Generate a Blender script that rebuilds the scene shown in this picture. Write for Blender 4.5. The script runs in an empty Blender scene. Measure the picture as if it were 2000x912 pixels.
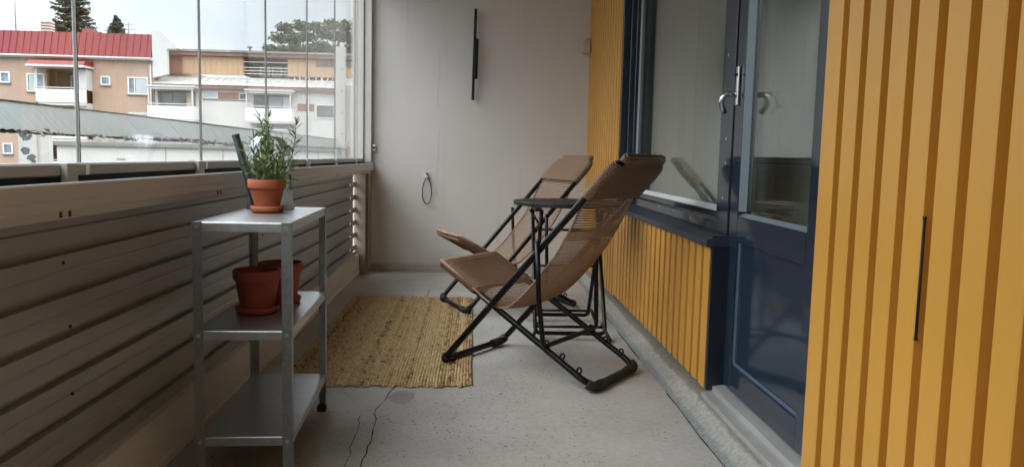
import bpy, math, random
from mathutils import Vector, Matrix
R = math.radians
random.seed(7)
scene = bpy.context.scene
COL = scene.collection

# ------------------------------------------------------------------ camera
cam = bpy.data.cameras.new("camera")
cam.sensor_width = 36.0
cam.lens = 1503.94 / 2000.0 * 36.0
cam.clip_start = 0.05
cam.clip_end = 1000.0
cam.dof.use_dof = False
co = bpy.data.objects.new("camera", cam)
COL.objects.link(co)
rt = Vector((0.99881266, -0.04281776, 0.02323598))
up = Vector((-0.01886525, 0.09979446, 0.99482922))
fw = Vector((0.04491518, 0.99408637, -0.0988682))
m = Matrix((rt, up, -fw)).transposed().to_4x4()
m.translation = Vector((0, 0, 0.935))
co.matrix_world = m
scene.camera = co

# ------------------------------------------------------------------ world, sun, exposure
SUN_EL, SUN_AZ = R(52), R(250)          # azimuth measured clockwise from +Y
world = bpy.data.worlds.new("World")
scene.world = world
world.use_nodes = True
nt = world.node_tree
nt.nodes.clear()
out = nt.nodes.new("ShaderNodeOutputWorld")
bg = nt.nodes.new("ShaderNodeBackground")
sky = nt.nodes.new("ShaderNodeTexSky")
sky.sky_type = 'NISHITA'
sky.sun_disc = False
sky.sun_elevation = SUN_EL
sky.sun_rotation = SUN_AZ
tc = nt.nodes.new("ShaderNodeTexCoord")
sep = nt.nodes.new("ShaderNodeSeparateXYZ")
nt.links.new(tc.outputs['Generated'], sep.inputs[0])
ramp = nt.nodes.new("ShaderNodeValToRGB")
ramp.color_ramp.elements[0].position = 0.0
ramp.color_ramp.elements[0].color = (0.235, 0.245, 0.255, 1)
ramp.color_ramp.elements[1].position = 0.62
ramp.color_ramp.elements[1].color = (1.0, 1.0, 1.0, 1)
e = ramp.color_ramp.elements.new(0.20)
e.color = (0.24, 0.26, 0.275, 1)
e = ramp.color_ramp.elements.new(0.34)
e.color = (0.62, 0.63, 0.64, 1)
nt.links.new(sep.outputs['Z'], ramp.inputs[0])
noi = nt.nodes.new("ShaderNodeTexNoise")
noi.inputs['Scale'].default_value = 3.0
noi.inputs['Detail'].default_value = 5
mp = nt.nodes.new("ShaderNodeMapping")
mp.inputs['Scale'].default_value = (1, 1, 3)
nt.links.new(tc.outputs['Generated'], mp.inputs[0])
nt.links.new(mp.outputs[0], noi.inputs[0])
cr2 = nt.nodes.new("ShaderNodeValToRGB")
cr2.color_ramp.elements[0].position = 0.35
cr2.color_ramp.elements[0].color = (0.90, 0.935, 0.965, 1)
cr2.color_ramp.elements[1].position = 0.65
cr2.color_ramp.elements[1].color = (1.06, 1.06, 1.06, 1)
nt.links.new(noi.outputs[0], cr2.inputs[0])
mul = nt.nodes.new("ShaderNodeMix"); mul.data_type = 'RGBA'; mul.blend_type = 'MULTIPLY'
mul.inputs[0].default_value = 1
nt.links.new(ramp.outputs[0], mul.inputs[6]); nt.links.new(cr2.outputs[0], mul.inputs[7])
sc = nt.nodes.new("ShaderNodeVectorMath"); sc.operation = 'SCALE'
sc.inputs['Scale'].default_value = 42.0
nt.links.new(mul.outputs[2], sc.inputs[0])
mx = nt.nodes.new("ShaderNodeMix"); mx.data_type = 'RGBA'
mx.inputs[0].default_value = 0.93
nt.links.new(sky.outputs[0], mx.inputs[6]); nt.links.new(sc.outputs[0], mx.inputs[7])
nt.links.new(mx.outputs[2], bg.inputs[0])
bg.inputs[1].default_value = 0.10
nt.links.new(bg.outputs[0], out.inputs[0])

sl = bpy.data.lights.new("sun", 'SUN')
sl.energy = 0.6
sl.angle = R(25)
sl.color = (1.0, 0.97, 0.92)
so = bpy.data.objects.new("sun", sl)
COL.objects.link(so)
sd = Vector((math.sin(SUN_AZ) * math.cos(SUN_EL), math.cos(SUN_AZ) * math.cos(SUN_EL), math.sin(SUN_EL)))
so.rotation_euler = sd.to_track_quat('Z', 'Y').to_euler()
so.location = sd * 30

vs = scene.view_settings
vs.view_transform = 'Standard'
vs.look = 'None'
vs.exposure = 0.45
vs.gamma = 1.0
vs.use_curve_mapping = False
scene.render.engine = 'CYCLES'
scene.cycles.max_bounces = 10
scene.cycles.diffuse_bounces = 6
scene.cycles.glossy_bounces = 6
scene.cycles.transparent_max_bounces = 24
scene.cycles.sample_clamp_indirect = 6
scene.cycles.caustics_reflective = False

# ------------------------------------------------------------------ materials
def new_mat(name):
    mt = bpy.data.materials.new(name)
    mt.use_nodes = True
    n = mt.node_tree
    b = n.nodes['Principled BSDF']
    return mt, n, b

def srgb(r, g, b):
    f = lambda c: c / 12.92 if c <= 0.04045 else ((c + 0.055) / 1.055) ** 2.4
    return (f(r / 255), f(g / 255), f(b / 255))

def mat(name, col, rough=0.6, metal=0.0, var=0.12, scale=6.0, bump=0.0, bscale=60.0, spec=0.5,
        col2=None, stretch=(1, 1, 1), rvar=0.0, coat=0.0, detail=6):
    mt, n, b = new_mat(name)
    L = n.links
    t = n.nodes.new("ShaderNodeTexCoord")
    mpn = n.nodes.new("ShaderNodeMapping"); mpn.inputs['Scale'].default_value = stretch
    L.new(t.outputs['Object'], mpn.inputs[0])
    nz = n.nodes.new("ShaderNodeTexNoise"); nz.inputs['Scale'].default_value = scale
    nz.inputs['Detail'].default_value = detail; nz.inputs['Roughness'].default_value = 0.6
    L.new(mpn.outputs[0], nz.inputs[0])
    r = n.nodes.new("ShaderNodeValToRGB")
    c1 = tuple(max(0, c * (1 - var)) for c in col)
    c2 = col2 if col2 else tuple(min(1, c * (1 + var)) for c in col)
    r.color_ramp.elements[0].position = 0.32; r.color_ramp.elements[0].color = (*c1, 1)
    r.color_ramp.elements[1].position = 0.68; r.color_ramp.elements[1].color = (*c2, 1)
    L.new(nz.outputs[0], r.inputs[0])
    L.new(r.outputs[0], b.inputs['Base Color'])
    b.inputs['Roughness'].default_value = rough
    b.inputs['Metallic'].default_value = metal
    b.inputs['Specular IOR Level'].default_value = spec
    b.inputs['Coat Weight'].default_value = coat
    if rvar:
        mr = n.nodes.new("ShaderNodeMapRange")
        mr.inputs['To Min'].default_value = max(0.02, rough - rvar); mr.inputs['To Max'].default_value = rough + rvar
        L.new(nz.outputs[0], mr.inputs[0]); L.new(mr.outputs[0], b.inputs['Roughness'])
    if bump:
        nb = n.nodes.new("ShaderNodeTexNoise"); nb.inputs['Scale'].default_value = bscale
        nb.inputs['Detail'].default_value = 4
        L.new(mpn.outputs[0], nb.inputs[0])
        bp = n.nodes.new("ShaderNodeBump"); bp.inputs['Strength'].default_value = bump
        bp.inputs['Distance'].default_value = 0.004
        L.new(nb.outputs[0], bp.inputs['Height']); L.new(bp.outputs[0], b.inputs['Normal'])
    return mt

def glass_mat(name, tint=(1, 1, 1), ior=1.5, dirt=0.0):
    mt, n, b = new_mat(name)
    n.nodes.remove(b)
    L = n.links
    o = n.nodes['Material Output']
    geo = n.nodes.new("ShaderNodeNewGeometry")
    mr = n.nodes.new("ShaderNodeMapRange")       # outside: ior, inside face: 1/ior so both faces reflect alike
    mr.inputs['To Min'].default_value = ior; mr.inputs['To Max'].default_value = 1 / ior
    L.new(geo.outputs['Backfacing'], mr.inputs[0])
    fr = n.nodes.new("ShaderNodeFresnel"); L.new(mr.outputs[0], fr.inputs['IOR'])
    tr = n.nodes.new("ShaderNodeBsdfTransparent"); tr.inputs[0].default_value = (*tint, 1)
    gl = n.nodes.new("ShaderNodeBsdfAnisotropic"); gl.inputs['Roughness'].default_value = 0.0
    gl.inputs['Color'].default_value = (1, 1, 1, 1)
    mxs = n.nodes.new("ShaderNodeMixShader")
    L.new(fr.outputs[0], mxs.inputs[0]); L.new(tr.outputs[0], mxs.inputs[1]); L.new(gl.outputs[0], mxs.inputs[2])
    last = mxs
    if dirt:
        df = n.nodes.new("ShaderNodeBsdfDiffuse"); df.inputs[0].default_value = (0.7, 0.7, 0.7, 1)
        nz = n.nodes.new("ShaderNodeTexNoise"); nz.inputs['Scale'].default_value = 3; nz.inputs['Detail'].default_value = 8
        t = n.nodes.new("ShaderNodeTexCoord"); L.new(t.outputs['Object'], nz.inputs[0])
        m2 = n.nodes.new("ShaderNodeMapRange"); m2.inputs['From Min'].default_value = 0.4
        m2.inputs['From Max'].default_value = 0.8; m2.inputs['To Max'].default_value = dirt
        L.new(nz.outputs[0], m2.inputs[0])
        mm = n.nodes.new("ShaderNodeMixShader")
        L.new(m2.outputs[0], mm.inputs[0]); L.new(mxs.outputs[0], mm.inputs[1]); L.new(df.outputs[0], mm.inputs[2])
        last = mm
    L.new(last.outputs[0], o.inputs['Surface'])
    return mt

M = {}
def wall_mat():
    mt = mat('wall paint', (0.665, 0.65, 0.635), 0.85, var=0.035, scale=1.6, bump=0.35, bscale=70, detail=8)
    n = mt.node_tree; L = n.links; b = n.nodes['Principled BSDF']
    src = b.inputs['Base Color'].links[0].from_socket
    t = n.nodes.new("ShaderNodeTexCoord")
    for st, sc_, lo, hi, colr in (((1, 1, .25), 3.2, .56, .78, (.56, .53, .49)), ((1, 1, 1), 9, .68, .74, (.74, .72, .69)), ((1.4, 1, .12), 7, .60, .74, (.60, .57, .53)), ((1, 1, 1), 46, .735, .76, (.42, .40, .38))):
        q = n.nodes.new("ShaderNodeMapping"); q.inputs['Scale'].default_value = st; L.new(t.outputs['Object'], q.inputs[0])
        z = n.nodes.new("ShaderNodeTexNoise"); z.inputs['Scale'].default_value = sc_; z.inputs['Detail'].default_value = 7; z.inputs['Roughness'].default_value = .65
        L.new(q.outputs[0], z.inputs[0])
        m2 = n.nodes.new("ShaderNodeMapRange"); m2.inputs['From Min'].default_value = lo; m2.inputs['From Max'].default_value = hi; m2.inputs['To Max'].default_value = .75
        L.new(z.outputs[0], m2.inputs[0])
        x = n.nodes.new("ShaderNodeMix"); x.data_type = 'RGBA'; x.inputs[7].default_value = (*colr, 1)
        L.new(m2.outputs[0], x.inputs[0]); L.new(src, x.inputs[6]); src = x.outputs[2]
    # grubby band low on the wall
    sp_ = n.nodes.new("ShaderNodeSeparateXYZ"); L.new(t.outputs['Object'], sp_.inputs[0])
    z = n.nodes.new("ShaderNodeTexNoise"); z.inputs['Scale'].default_value = 5; z.inputs['Detail'].default_value = 8; L.new(t.outputs['Object'], z.inputs[0])
    ad = n.nodes.new("ShaderNodeMath"); ad.operation = 'MULTIPLY_ADD'; ad.inputs[1].default_value = .35; L.new(z.outputs[0], ad.inputs[0]); L.new(sp_.outputs['Z'], ad.inputs[2])
    m2 = n.nodes.new("ShaderNodeMapRange"); m2.inputs['From Min'].default_value = .22; m2.inputs['From Max'].default_value = .36; m2.inputs['To Min'].default_value = .5; m2.inputs['To Max'].default_value = 0
    L.new(ad.outputs[0], m2.inputs[0])
    x = n.nodes.new("ShaderNodeMix"); x.data_type = 'RGBA'; x.inputs[7].default_value = (.47, .435, .36, 1)
    L.new(m2.outputs[0], x.inputs[0]); L.new(src, x.inputs[6]); L.new(x.outputs[2], b.inputs['Base Color'])
    return mt
M['wall'] = wall_mat()
M['plinth'] = mat('plinth paint', (0.42, 0.41, 0.385), 0.8, var=0.12, scale=7)
M['ceiling'] = mat('ceiling paint', (0.76, 0.75, 0.72), 0.9, var=0.04, scale=3, bump=0.2)
M['yellow'] = mat('ochre sheet metal', (0.62, 0.310, 0.050), 0.42, var=0.06, scale=2.5, stretch=(1, 1, .35), bump=0.03, bscale=300, rvar=0.05)
M['navy'] = mat('navy gloss paint', (0.017, 0.031, 0.052), 0.10, var=0.1, scale=5, bump=0.03, bscale=14, spec=0.6)
M['navy_matt'] = mat('navy frame', (0.012, 0.019, 0.031), 0.3, var=0.1, scale=5)
M['sill'] = mat('dark sill sheet', (0.035, 0.045, 0.068), 0.38, var=0.12, scale=9, rvar=0.1)
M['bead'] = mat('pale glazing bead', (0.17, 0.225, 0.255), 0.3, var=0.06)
M['bead_glint'] = mat('navy bead with painted glint', (0.08, 0.115, 0.17), 0.22, var=0.06)  # navy panel edge tinted lighter to mimic light reflected along its bevel
M['white_bead'] = mat('white spacer', (0.75, 0.78, 0.78), 0.5, var=0.05)
M['alu'] = mat('coated aluminium', (0.54, 0.54, 0.535), 0.42, var=0.06, scale=3, spec=0.5, rvar=0.06, stretch=(1, .3, 1))
M['alu_white'] = mat('white coated aluminium', (0.70, 0.69, 0.66), 0.45, var=0.04, scale=3)
M['track_black'] = mat('black rubber', (0.012, 0.012, 0.012), 0.6)
M['sheet'] = mat('brown grey corrugated sheet', (0.30, 0.32, 0.345), 0.32, var=0.10, scale=2.2, rvar=0.08, stretch=(1, .4, 1))
M['kick'] = mat('kick board paint', (0.60, 0.61, 0.61), 0.6, var=0.12, scale=3.2, bump=0.05, stretch=(1, .4, 1))
M['post_brown'] = mat('brown post paint', (0.34, 0.285, 0.225), 0.6, var=0.08)
M['black_tube'] = mat('black enamelled steel', (0.004, 0.0043, 0.0055), 0.36, var=0.1, spec=0.3, rvar=0.05)
M['black_matt'] = mat('black rubber foot', (0.011, 0.011, 0.012), 0.7)
M['black_wood'] = mat('black stained wood', (0.012, 0.0115, 0.011), 0.45, var=0.5, scale=18, stretch=(.4, 5, 5), bump=0.3, bscale=40)
M['screw'] = mat('bright screw', (0.7, 0.7, 0.7), 0.3, metal=1)
M['zinc'] = mat('galvanised zinc', (0.50, 0.535, 0.565), 0.36, metal=0.85, var=0.09, scale=55, rvar=0.08, bump=0.05, bscale=120)
M['zinc_leg'] = mat('galvanised leg', (0.33, 0.37, 0.40), 0.34, metal=0.85, var=0.14, scale=70, rvar=0.08, bump=0.05, bscale=120)  # darker than the shelves: dark reflected surroundings put into the colour
M['zinc_dark'] = mat('galvanised spout', (0.10, 0.14, 0.145), 0.3, metal=0.7, var=0.2, scale=25, rvar=0.08)
M['zinc_can'] = mat('galvanised can', (0.60, 0.66, 0.72), 0.33, metal=0.8, var=0.12, scale=25, rvar=0.08)
M['terracotta'] = mat('terracotta', (0.50, 0.125, 0.048), 0.75, var=0.12, col2=(.56, .19, .095), scale=9, bump=0.12, bscale=160)
M['terracotta_red'] = mat('dark red terracotta', (0.29, 0.052, 0.030), 0.65, var=0.14, col2=(.32, .075, .045), scale=9, bump=0.12, bscale=160)
M['soil'] = mat('soil', (0.03, 0.02, 0.014), 0.95, var=0.4, scale=60, bump=1, bscale=120)
M['needle'] = mat('rosemary leaf', (0.125, 0.20, 0.055), 0.5, var=0.45, scale=55)
M['stem'] = mat('rosemary stem', (0.14, 0.17, 0.06), 0.7, var=0.3, scale=40)
M['cord'] = mat('brown woven cord', (0.31, 0.195, 0.125), 0.6, var=0.14, scale=90, stretch=(1, 1, 1))
M['cord_edge'] = mat('pink brown edge cord', (0.33, 0.19, 0.145), 0.65, var=0.35, scale=120)
M['steel'] = mat('satin steel', (0.62, 0.62, 0.61), 0.25, metal=1, var=0.04)
M['cable'] = mat('black cable', (0.025, 0.025, 0.025), 0.5)
M['cream'] = mat('cream plastic', (0.55, 0.50, 0.38), 0.5, var=0.04)
M['curtain'] = None
M['glass'] = glass_mat('clear glazing', (0.985, 0.995, 0.99), dirt=0.012)
M['glass_in'] = glass_mat('door and window glazing', (0.90, 0.935, 0.92), ior=1.72)
M['threshold'] = mat('worn aluminium threshold', (0.42, 0.42, 0.42), 0.38, metal=0.25, var=0.2, scale=12, rvar=0.12, stretch=(1, .25, 1), bump=0.1)
M['seal'] = mat('pale seal strip', (0.55, 0.56, 0.56), 0.4, var=0.03)
def seal_mat():
    mt, n, b = new_mat('milky seal strip')
    b.inputs['Base Color'].default_value = (.72, .73, .73, 1)
    t = n.nodes.new("ShaderNodeBsdfTranslucent"); t.inputs[0].default_value = (.8, .82, .82, 1)
    tr = n.nodes.new("ShaderNodeBsdfTransparent")
    a = n.nodes.new("ShaderNodeMixShader"); a.inputs[0].default_value = .75
    c = n.nodes.new("ShaderNodeMixShader"); c.inputs[0].default_value = .45
    n.links.new(b.outputs[0], a.inputs[1]); n.links.new(t.outputs[0], a.inputs[2])
    n.links.new(a.outputs[0], c.inputs[1]); n.links.new(tr.outputs[0], c.inputs[2])
    n.links.new(c.outputs[0], n.nodes['Material Output'].inputs['Surface'])
    return mt
M['seal'] = seal_mat()
M['room'] = mat('room paint', (0.5, 0.49, 0.45), 0.9, var=0.03)

def curtain_mat(name, col):
    mt, n, b = new_mat(name)
    b.inputs['Base Color'].default_value = (*col, 1)
    b.inputs['Roughness'].default_value = 0.9
    b.inputs['Specular IOR Level'].default_value = 0.1
    o = n.nodes['Material Output']
    t = n.nodes.new("ShaderNodeBsdfTranslucent"); t.inputs[0].default_value = (0.4, 0.4, 0.38, 1)
    mxs = n.nodes.new("ShaderNodeMixShader"); mxs.inputs[0].default_value = 0.3
    n.links.new(b.outputs[0], mxs.inputs[1]); n.links.new(t.outputs[0], mxs.inputs[2])
    n.links.new(mxs.outputs[0], o.inputs['Surface'])
    return mt
M['curtain'] = curtain_mat('sheer blind', (0.42, 0.43, 0.40))
M['curtain_pale'] = curtain_mat('pale curtain', (0.80, 0.80, 0.76))

def floor_mat():
    mt, n, b = new_mat('painted concrete floor')
    L = n.links
    t = n.nodes.new("ShaderNodeTexCoord")
    def noise(s, d=6, st=(1, 1, 1), rough=.6):
        q = n.nodes.new("ShaderNodeMapping"); q.inputs['Scale'].default_value = st
        L.new(t.outputs['Object'], q.inputs[0])
        z = n.nodes.new("ShaderNodeTexNoise"); z.inputs['Scale'].default_value = s; z.inputs['Detail'].default_value = d
        z.inputs['Roughness'].default_value = rough
        L.new(q.outputs[0], z.inputs[0]); return z
    def rampn(src, stops):
        r = n.nodes.new("ShaderNodeValToRGB")
        els = r.color_ramp.elements
        els[0].position, els[0].color = stops[0][0], (*stops[0][1], 1)
        els[1].position, els[1].color = stops[-1][0], (*stops[-1][1], 1)
        for p, c in stops[1:-1]:
            x = els.new(p); x.color = (*c, 1)
        L.new(src, r.inputs[0]); return r
    def mixc(fac, a, bb, mode='MIX'):
        x = n.nodes.new("ShaderNodeMix"); x.data_type = 'RGBA'; x.blend_type = mode
        if isinstance(fac, float): x.inputs[0].default_value = fac
        else: L.new(fac, x.inputs[0])
        L.new(a, x.inputs[6])
        if isinstance(bb, tuple): x.inputs[7].default_value = (*bb, 1)
        else: L.new(bb, x.inputs[7])
        return x.outputs[2]
    base = rampn(noise(1.8, 9).outputs[0], [(.3, (.33, .325, .31)), (.5, (.395, .39, .375)), (.7, (.45, .445, .43))])
    fine = rampn(noise(45, 5).outputs[0], [(.3, (.88, .88, .88)), (.7, (1.06, 1.06, 1.06))])
    c = mixc(1.0, base.outputs[0], fine.outputs[0], 'MULTIPLY')
    # worn scuffs
    sc2 = rampn(noise(5, 8, (1, .5, 1), .75).outputs[0], [(.60, (0, 0, 0)), (.72, (1, 1, 1))])
    c = mixc(sc2.outputs[0], c, (.29, .285, .27))
    # light scratches
    sc3 = rampn(noise(14, 8, (1, 3, 1), .8).outputs[0], [(.66, (0, 0, 0)), (.72, (.7, .7, .7))])
    c = mixc(sc3.outputs[0], c, (.60, .595, .575))
    # pits: two sizes of dark specks, patchy in density
    dens = rampn(noise(2.6, 3).outputs[0], [(.38, (0, 0, 0)), (.58, (1, 1, 1))])
    for s, th in ((34, .13), (60, .12), (17, .055)):
        q = n.nodes.new("ShaderNodeMapping"); q.inputs['Scale'].default_value = (1, .75, 1)
        q.inputs['Rotation'].default_value = (0, 0, s)
        L.new(t.outputs['Object'], q.inputs[0])
        dis = n.nodes.new("ShaderNodeTexNoise"); dis.inputs['Scale'].default_value = 60
        L.new(q.outputs[0], dis.inputs[0])
        ad = n.nodes.new("ShaderNodeVectorMath"); ad.operation = 'MULTIPLY_ADD'
        L.new(dis.outputs['Color'], ad.inputs[0]); ad.inputs[1].default_value = (.012, .012, 0)
        L.new(q.outputs[0], ad.inputs[2])
        v = n.nodes.new("ShaderNodeTexVoronoi"); v.inputs['Scale'].default_value = s; v.voronoi_dimensions = '2D'
        L.new(ad.outputs[0], v.inputs['Vector'])
        vr = rampn(v.outputs['Distance'], [(th * .6, (1, 1, 1)), (th, (0, 0, 0))])
        # keep only some of the cells
        sel = rampn(v.outputs['Color'], [(.56, (0, 0, 0)), (.60, (1, 1, 1))])
        mm = mixc(1.0, vr.outputs[0], sel.outputs[0], 'MULTIPLY')
        mm = mixc(1.0, mm, dens.outputs[0], 'MULTIPLY')
        c = mixc(mm, c, (.07, .068, .064))
    L.new(c, b.inputs['Base Color'])
    rr = rampn(noise(4, 6).outputs[0], [(.3, (.55,) * 3), (.7, (.75,) * 3)])
    L.new(rr.outputs[0], b.inputs['Roughness'])
    bp = n.nodes.new("ShaderNodeBump"); bp.inputs['Strength'].default_value = .35; bp.inputs['Distance'].default_value = .004
    L.new(noise(30, 8).outputs[0], bp.inputs['Height']); L.new(bp.outputs[0], b.inputs['Normal'])
    return mt
M['floor'] = floor_mat()

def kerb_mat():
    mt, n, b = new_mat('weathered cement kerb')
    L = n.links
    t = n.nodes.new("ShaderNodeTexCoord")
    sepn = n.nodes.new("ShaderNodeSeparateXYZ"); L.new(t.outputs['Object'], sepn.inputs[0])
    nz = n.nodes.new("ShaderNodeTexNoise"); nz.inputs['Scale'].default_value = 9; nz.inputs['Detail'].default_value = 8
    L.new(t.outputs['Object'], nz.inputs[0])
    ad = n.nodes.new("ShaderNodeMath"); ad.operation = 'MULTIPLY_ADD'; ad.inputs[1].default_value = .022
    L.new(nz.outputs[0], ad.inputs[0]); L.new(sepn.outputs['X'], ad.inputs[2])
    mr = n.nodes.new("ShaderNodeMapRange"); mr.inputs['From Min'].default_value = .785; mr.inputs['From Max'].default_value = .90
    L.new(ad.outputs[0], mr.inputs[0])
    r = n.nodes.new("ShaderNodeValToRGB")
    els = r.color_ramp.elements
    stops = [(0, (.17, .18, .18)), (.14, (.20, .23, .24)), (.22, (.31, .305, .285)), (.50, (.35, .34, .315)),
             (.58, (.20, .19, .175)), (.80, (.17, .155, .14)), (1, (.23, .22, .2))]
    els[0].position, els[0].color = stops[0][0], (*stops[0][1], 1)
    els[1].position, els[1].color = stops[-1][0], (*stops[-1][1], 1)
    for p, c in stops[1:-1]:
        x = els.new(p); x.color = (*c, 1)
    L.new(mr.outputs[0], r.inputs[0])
    n2 = n.nodes.new("ShaderNodeTexNoise"); n2.inputs['Scale'].default_value = 70; n2.inputs['Detail'].default_value = 5
    L.new(t.outputs['Object'], n2.inputs[0])
    r2 = n.nodes.new("ShaderNodeValToRGB")
    r2.color_ramp.elements[0].position = .35; r2.color_ramp.elements[0].color = (.80, .80, .80, 1)
    r2.color_ramp.elements[1].position = .65; r2.color_ramp.elements[1].color = (1.1, 1.1, 1.08, 1)
    L.new(n2.outputs[0], r2.inputs[0])
    x = n.nodes.new("ShaderNodeMix"); x.data_type = 'RGBA'; x.blend_type = 'MULTIPLY'; x.inputs[0].default_value = 1
    L.new(r.outputs[0], x.inputs[6]); L.new(r2.outputs[0], x.inputs[7])
    n3 = n.nodes.new("ShaderNodeTexNoise"); n3.inputs['Scale'].default_value = 16; n3.inputs['Detail'].default_value = 6
    L.new(t.outputs['Object'], n3.inputs[0])
    r3 = n.nodes.new("ShaderNodeValToRGB")
    r3.color_ramp.elements[0].position = .62; r3.color_ramp.elements[0].color = (0, 0, 0, 1)
    r3.color_ramp.elements[1].position = .68; r3.color_ramp.elements[1].color = (.8, .8, .8, 1)
    L.new(n3.outputs[0], r3.inputs[0])
    y = n.nodes.new("ShaderNodeMix"); y.data_type = 'RGBA'
    L.new(r3.outputs[0], y.inputs[0]); L.new(x.outputs[2], y.inputs[6]); y.inputs[7].default_value = (.27, .20, .16, 1)
    L.new(y.outputs[2], b.inputs['Base Color'])
    b.inputs['Roughness'].default_value = .85
    bp = n.nodes.new("ShaderNodeBump"); bp.inputs['Strength'].default_value = .5; bp.inputs['Distance'].default_value = .004
    L.new(n2.outputs[0], bp.inputs['Height']); L.new(bp.outputs[0], b.inputs['Normal'])
    return mt
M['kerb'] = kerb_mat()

def rug_mat():
    mt, n, b = new_mat('braided jute')
    L = n.links
    at = n.nodes.new("ShaderNodeAttribute"); at.attribute_name = 'strand'   # per braid random value
    t = n.nodes.new("ShaderNodeTexCoord")
    r = n.nodes.new("ShaderNodeValToRGB")
    els = r.color_ramp.elements
    els[0].position, els[0].color = 0.0, (.20, .125, .065, 1)
    els[1].position, els[1].color = 1.0, (.66, .51, .31, 1)
    for p, c in ((.15, (.40, .28, .155)), (.4, (.51, .375, .215)), (.7, (.60, .45, .265))):
        x = els.new(p); x.color = (*c, 1)
    L.new(at.outputs['Fac'], r.inputs[0])
    n2 = n.nodes.new("ShaderNodeTexNoise"); n2.inputs['Scale'].default_value = 90; n2.inputs['Detail'].default_value = 4
    L.new(t.outputs['Object'], n2.inputs[0])
    r2 = n.nodes.new("ShaderNodeValToRGB")
    r2.color_ramp.elements[0].position = .3; r2.color_ramp.elements[0].color = (.6, .58, .55, 1)
    r2.color_ramp.elements[1].position = .7; r2.color_ramp.elements[1].color = (1.25, 1.22, 1.15, 1)
    L.new(n2.outputs[0], r2.inputs[0])
    x = n.nodes.new("ShaderNodeMix"); x.data_type = 'RGBA'; x.blend_type = 'MULTIPLY'; x.inputs[0].default_value = 1
    L.new(r.outputs[0], x.inputs[6]); L.new(r2.outputs[0], x.inputs[7])
    L.new(x.outputs[2], b.inputs['Base Color'])
    b.inputs['Roughness'].default_value = .9
    b.inputs['Specular IOR Level'].default_value = .2
    bp = n.nodes.new("ShaderNodeBump"); bp.inputs['Strength'].default_value = .6; bp.inputs['Distance'].default_value = .003
    L.new(n2.outputs[0], bp.inputs['Height']); L.new(bp.outputs[0], b.inputs['Normal'])
    return mt
M['rug'] = rug_mat()

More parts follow.
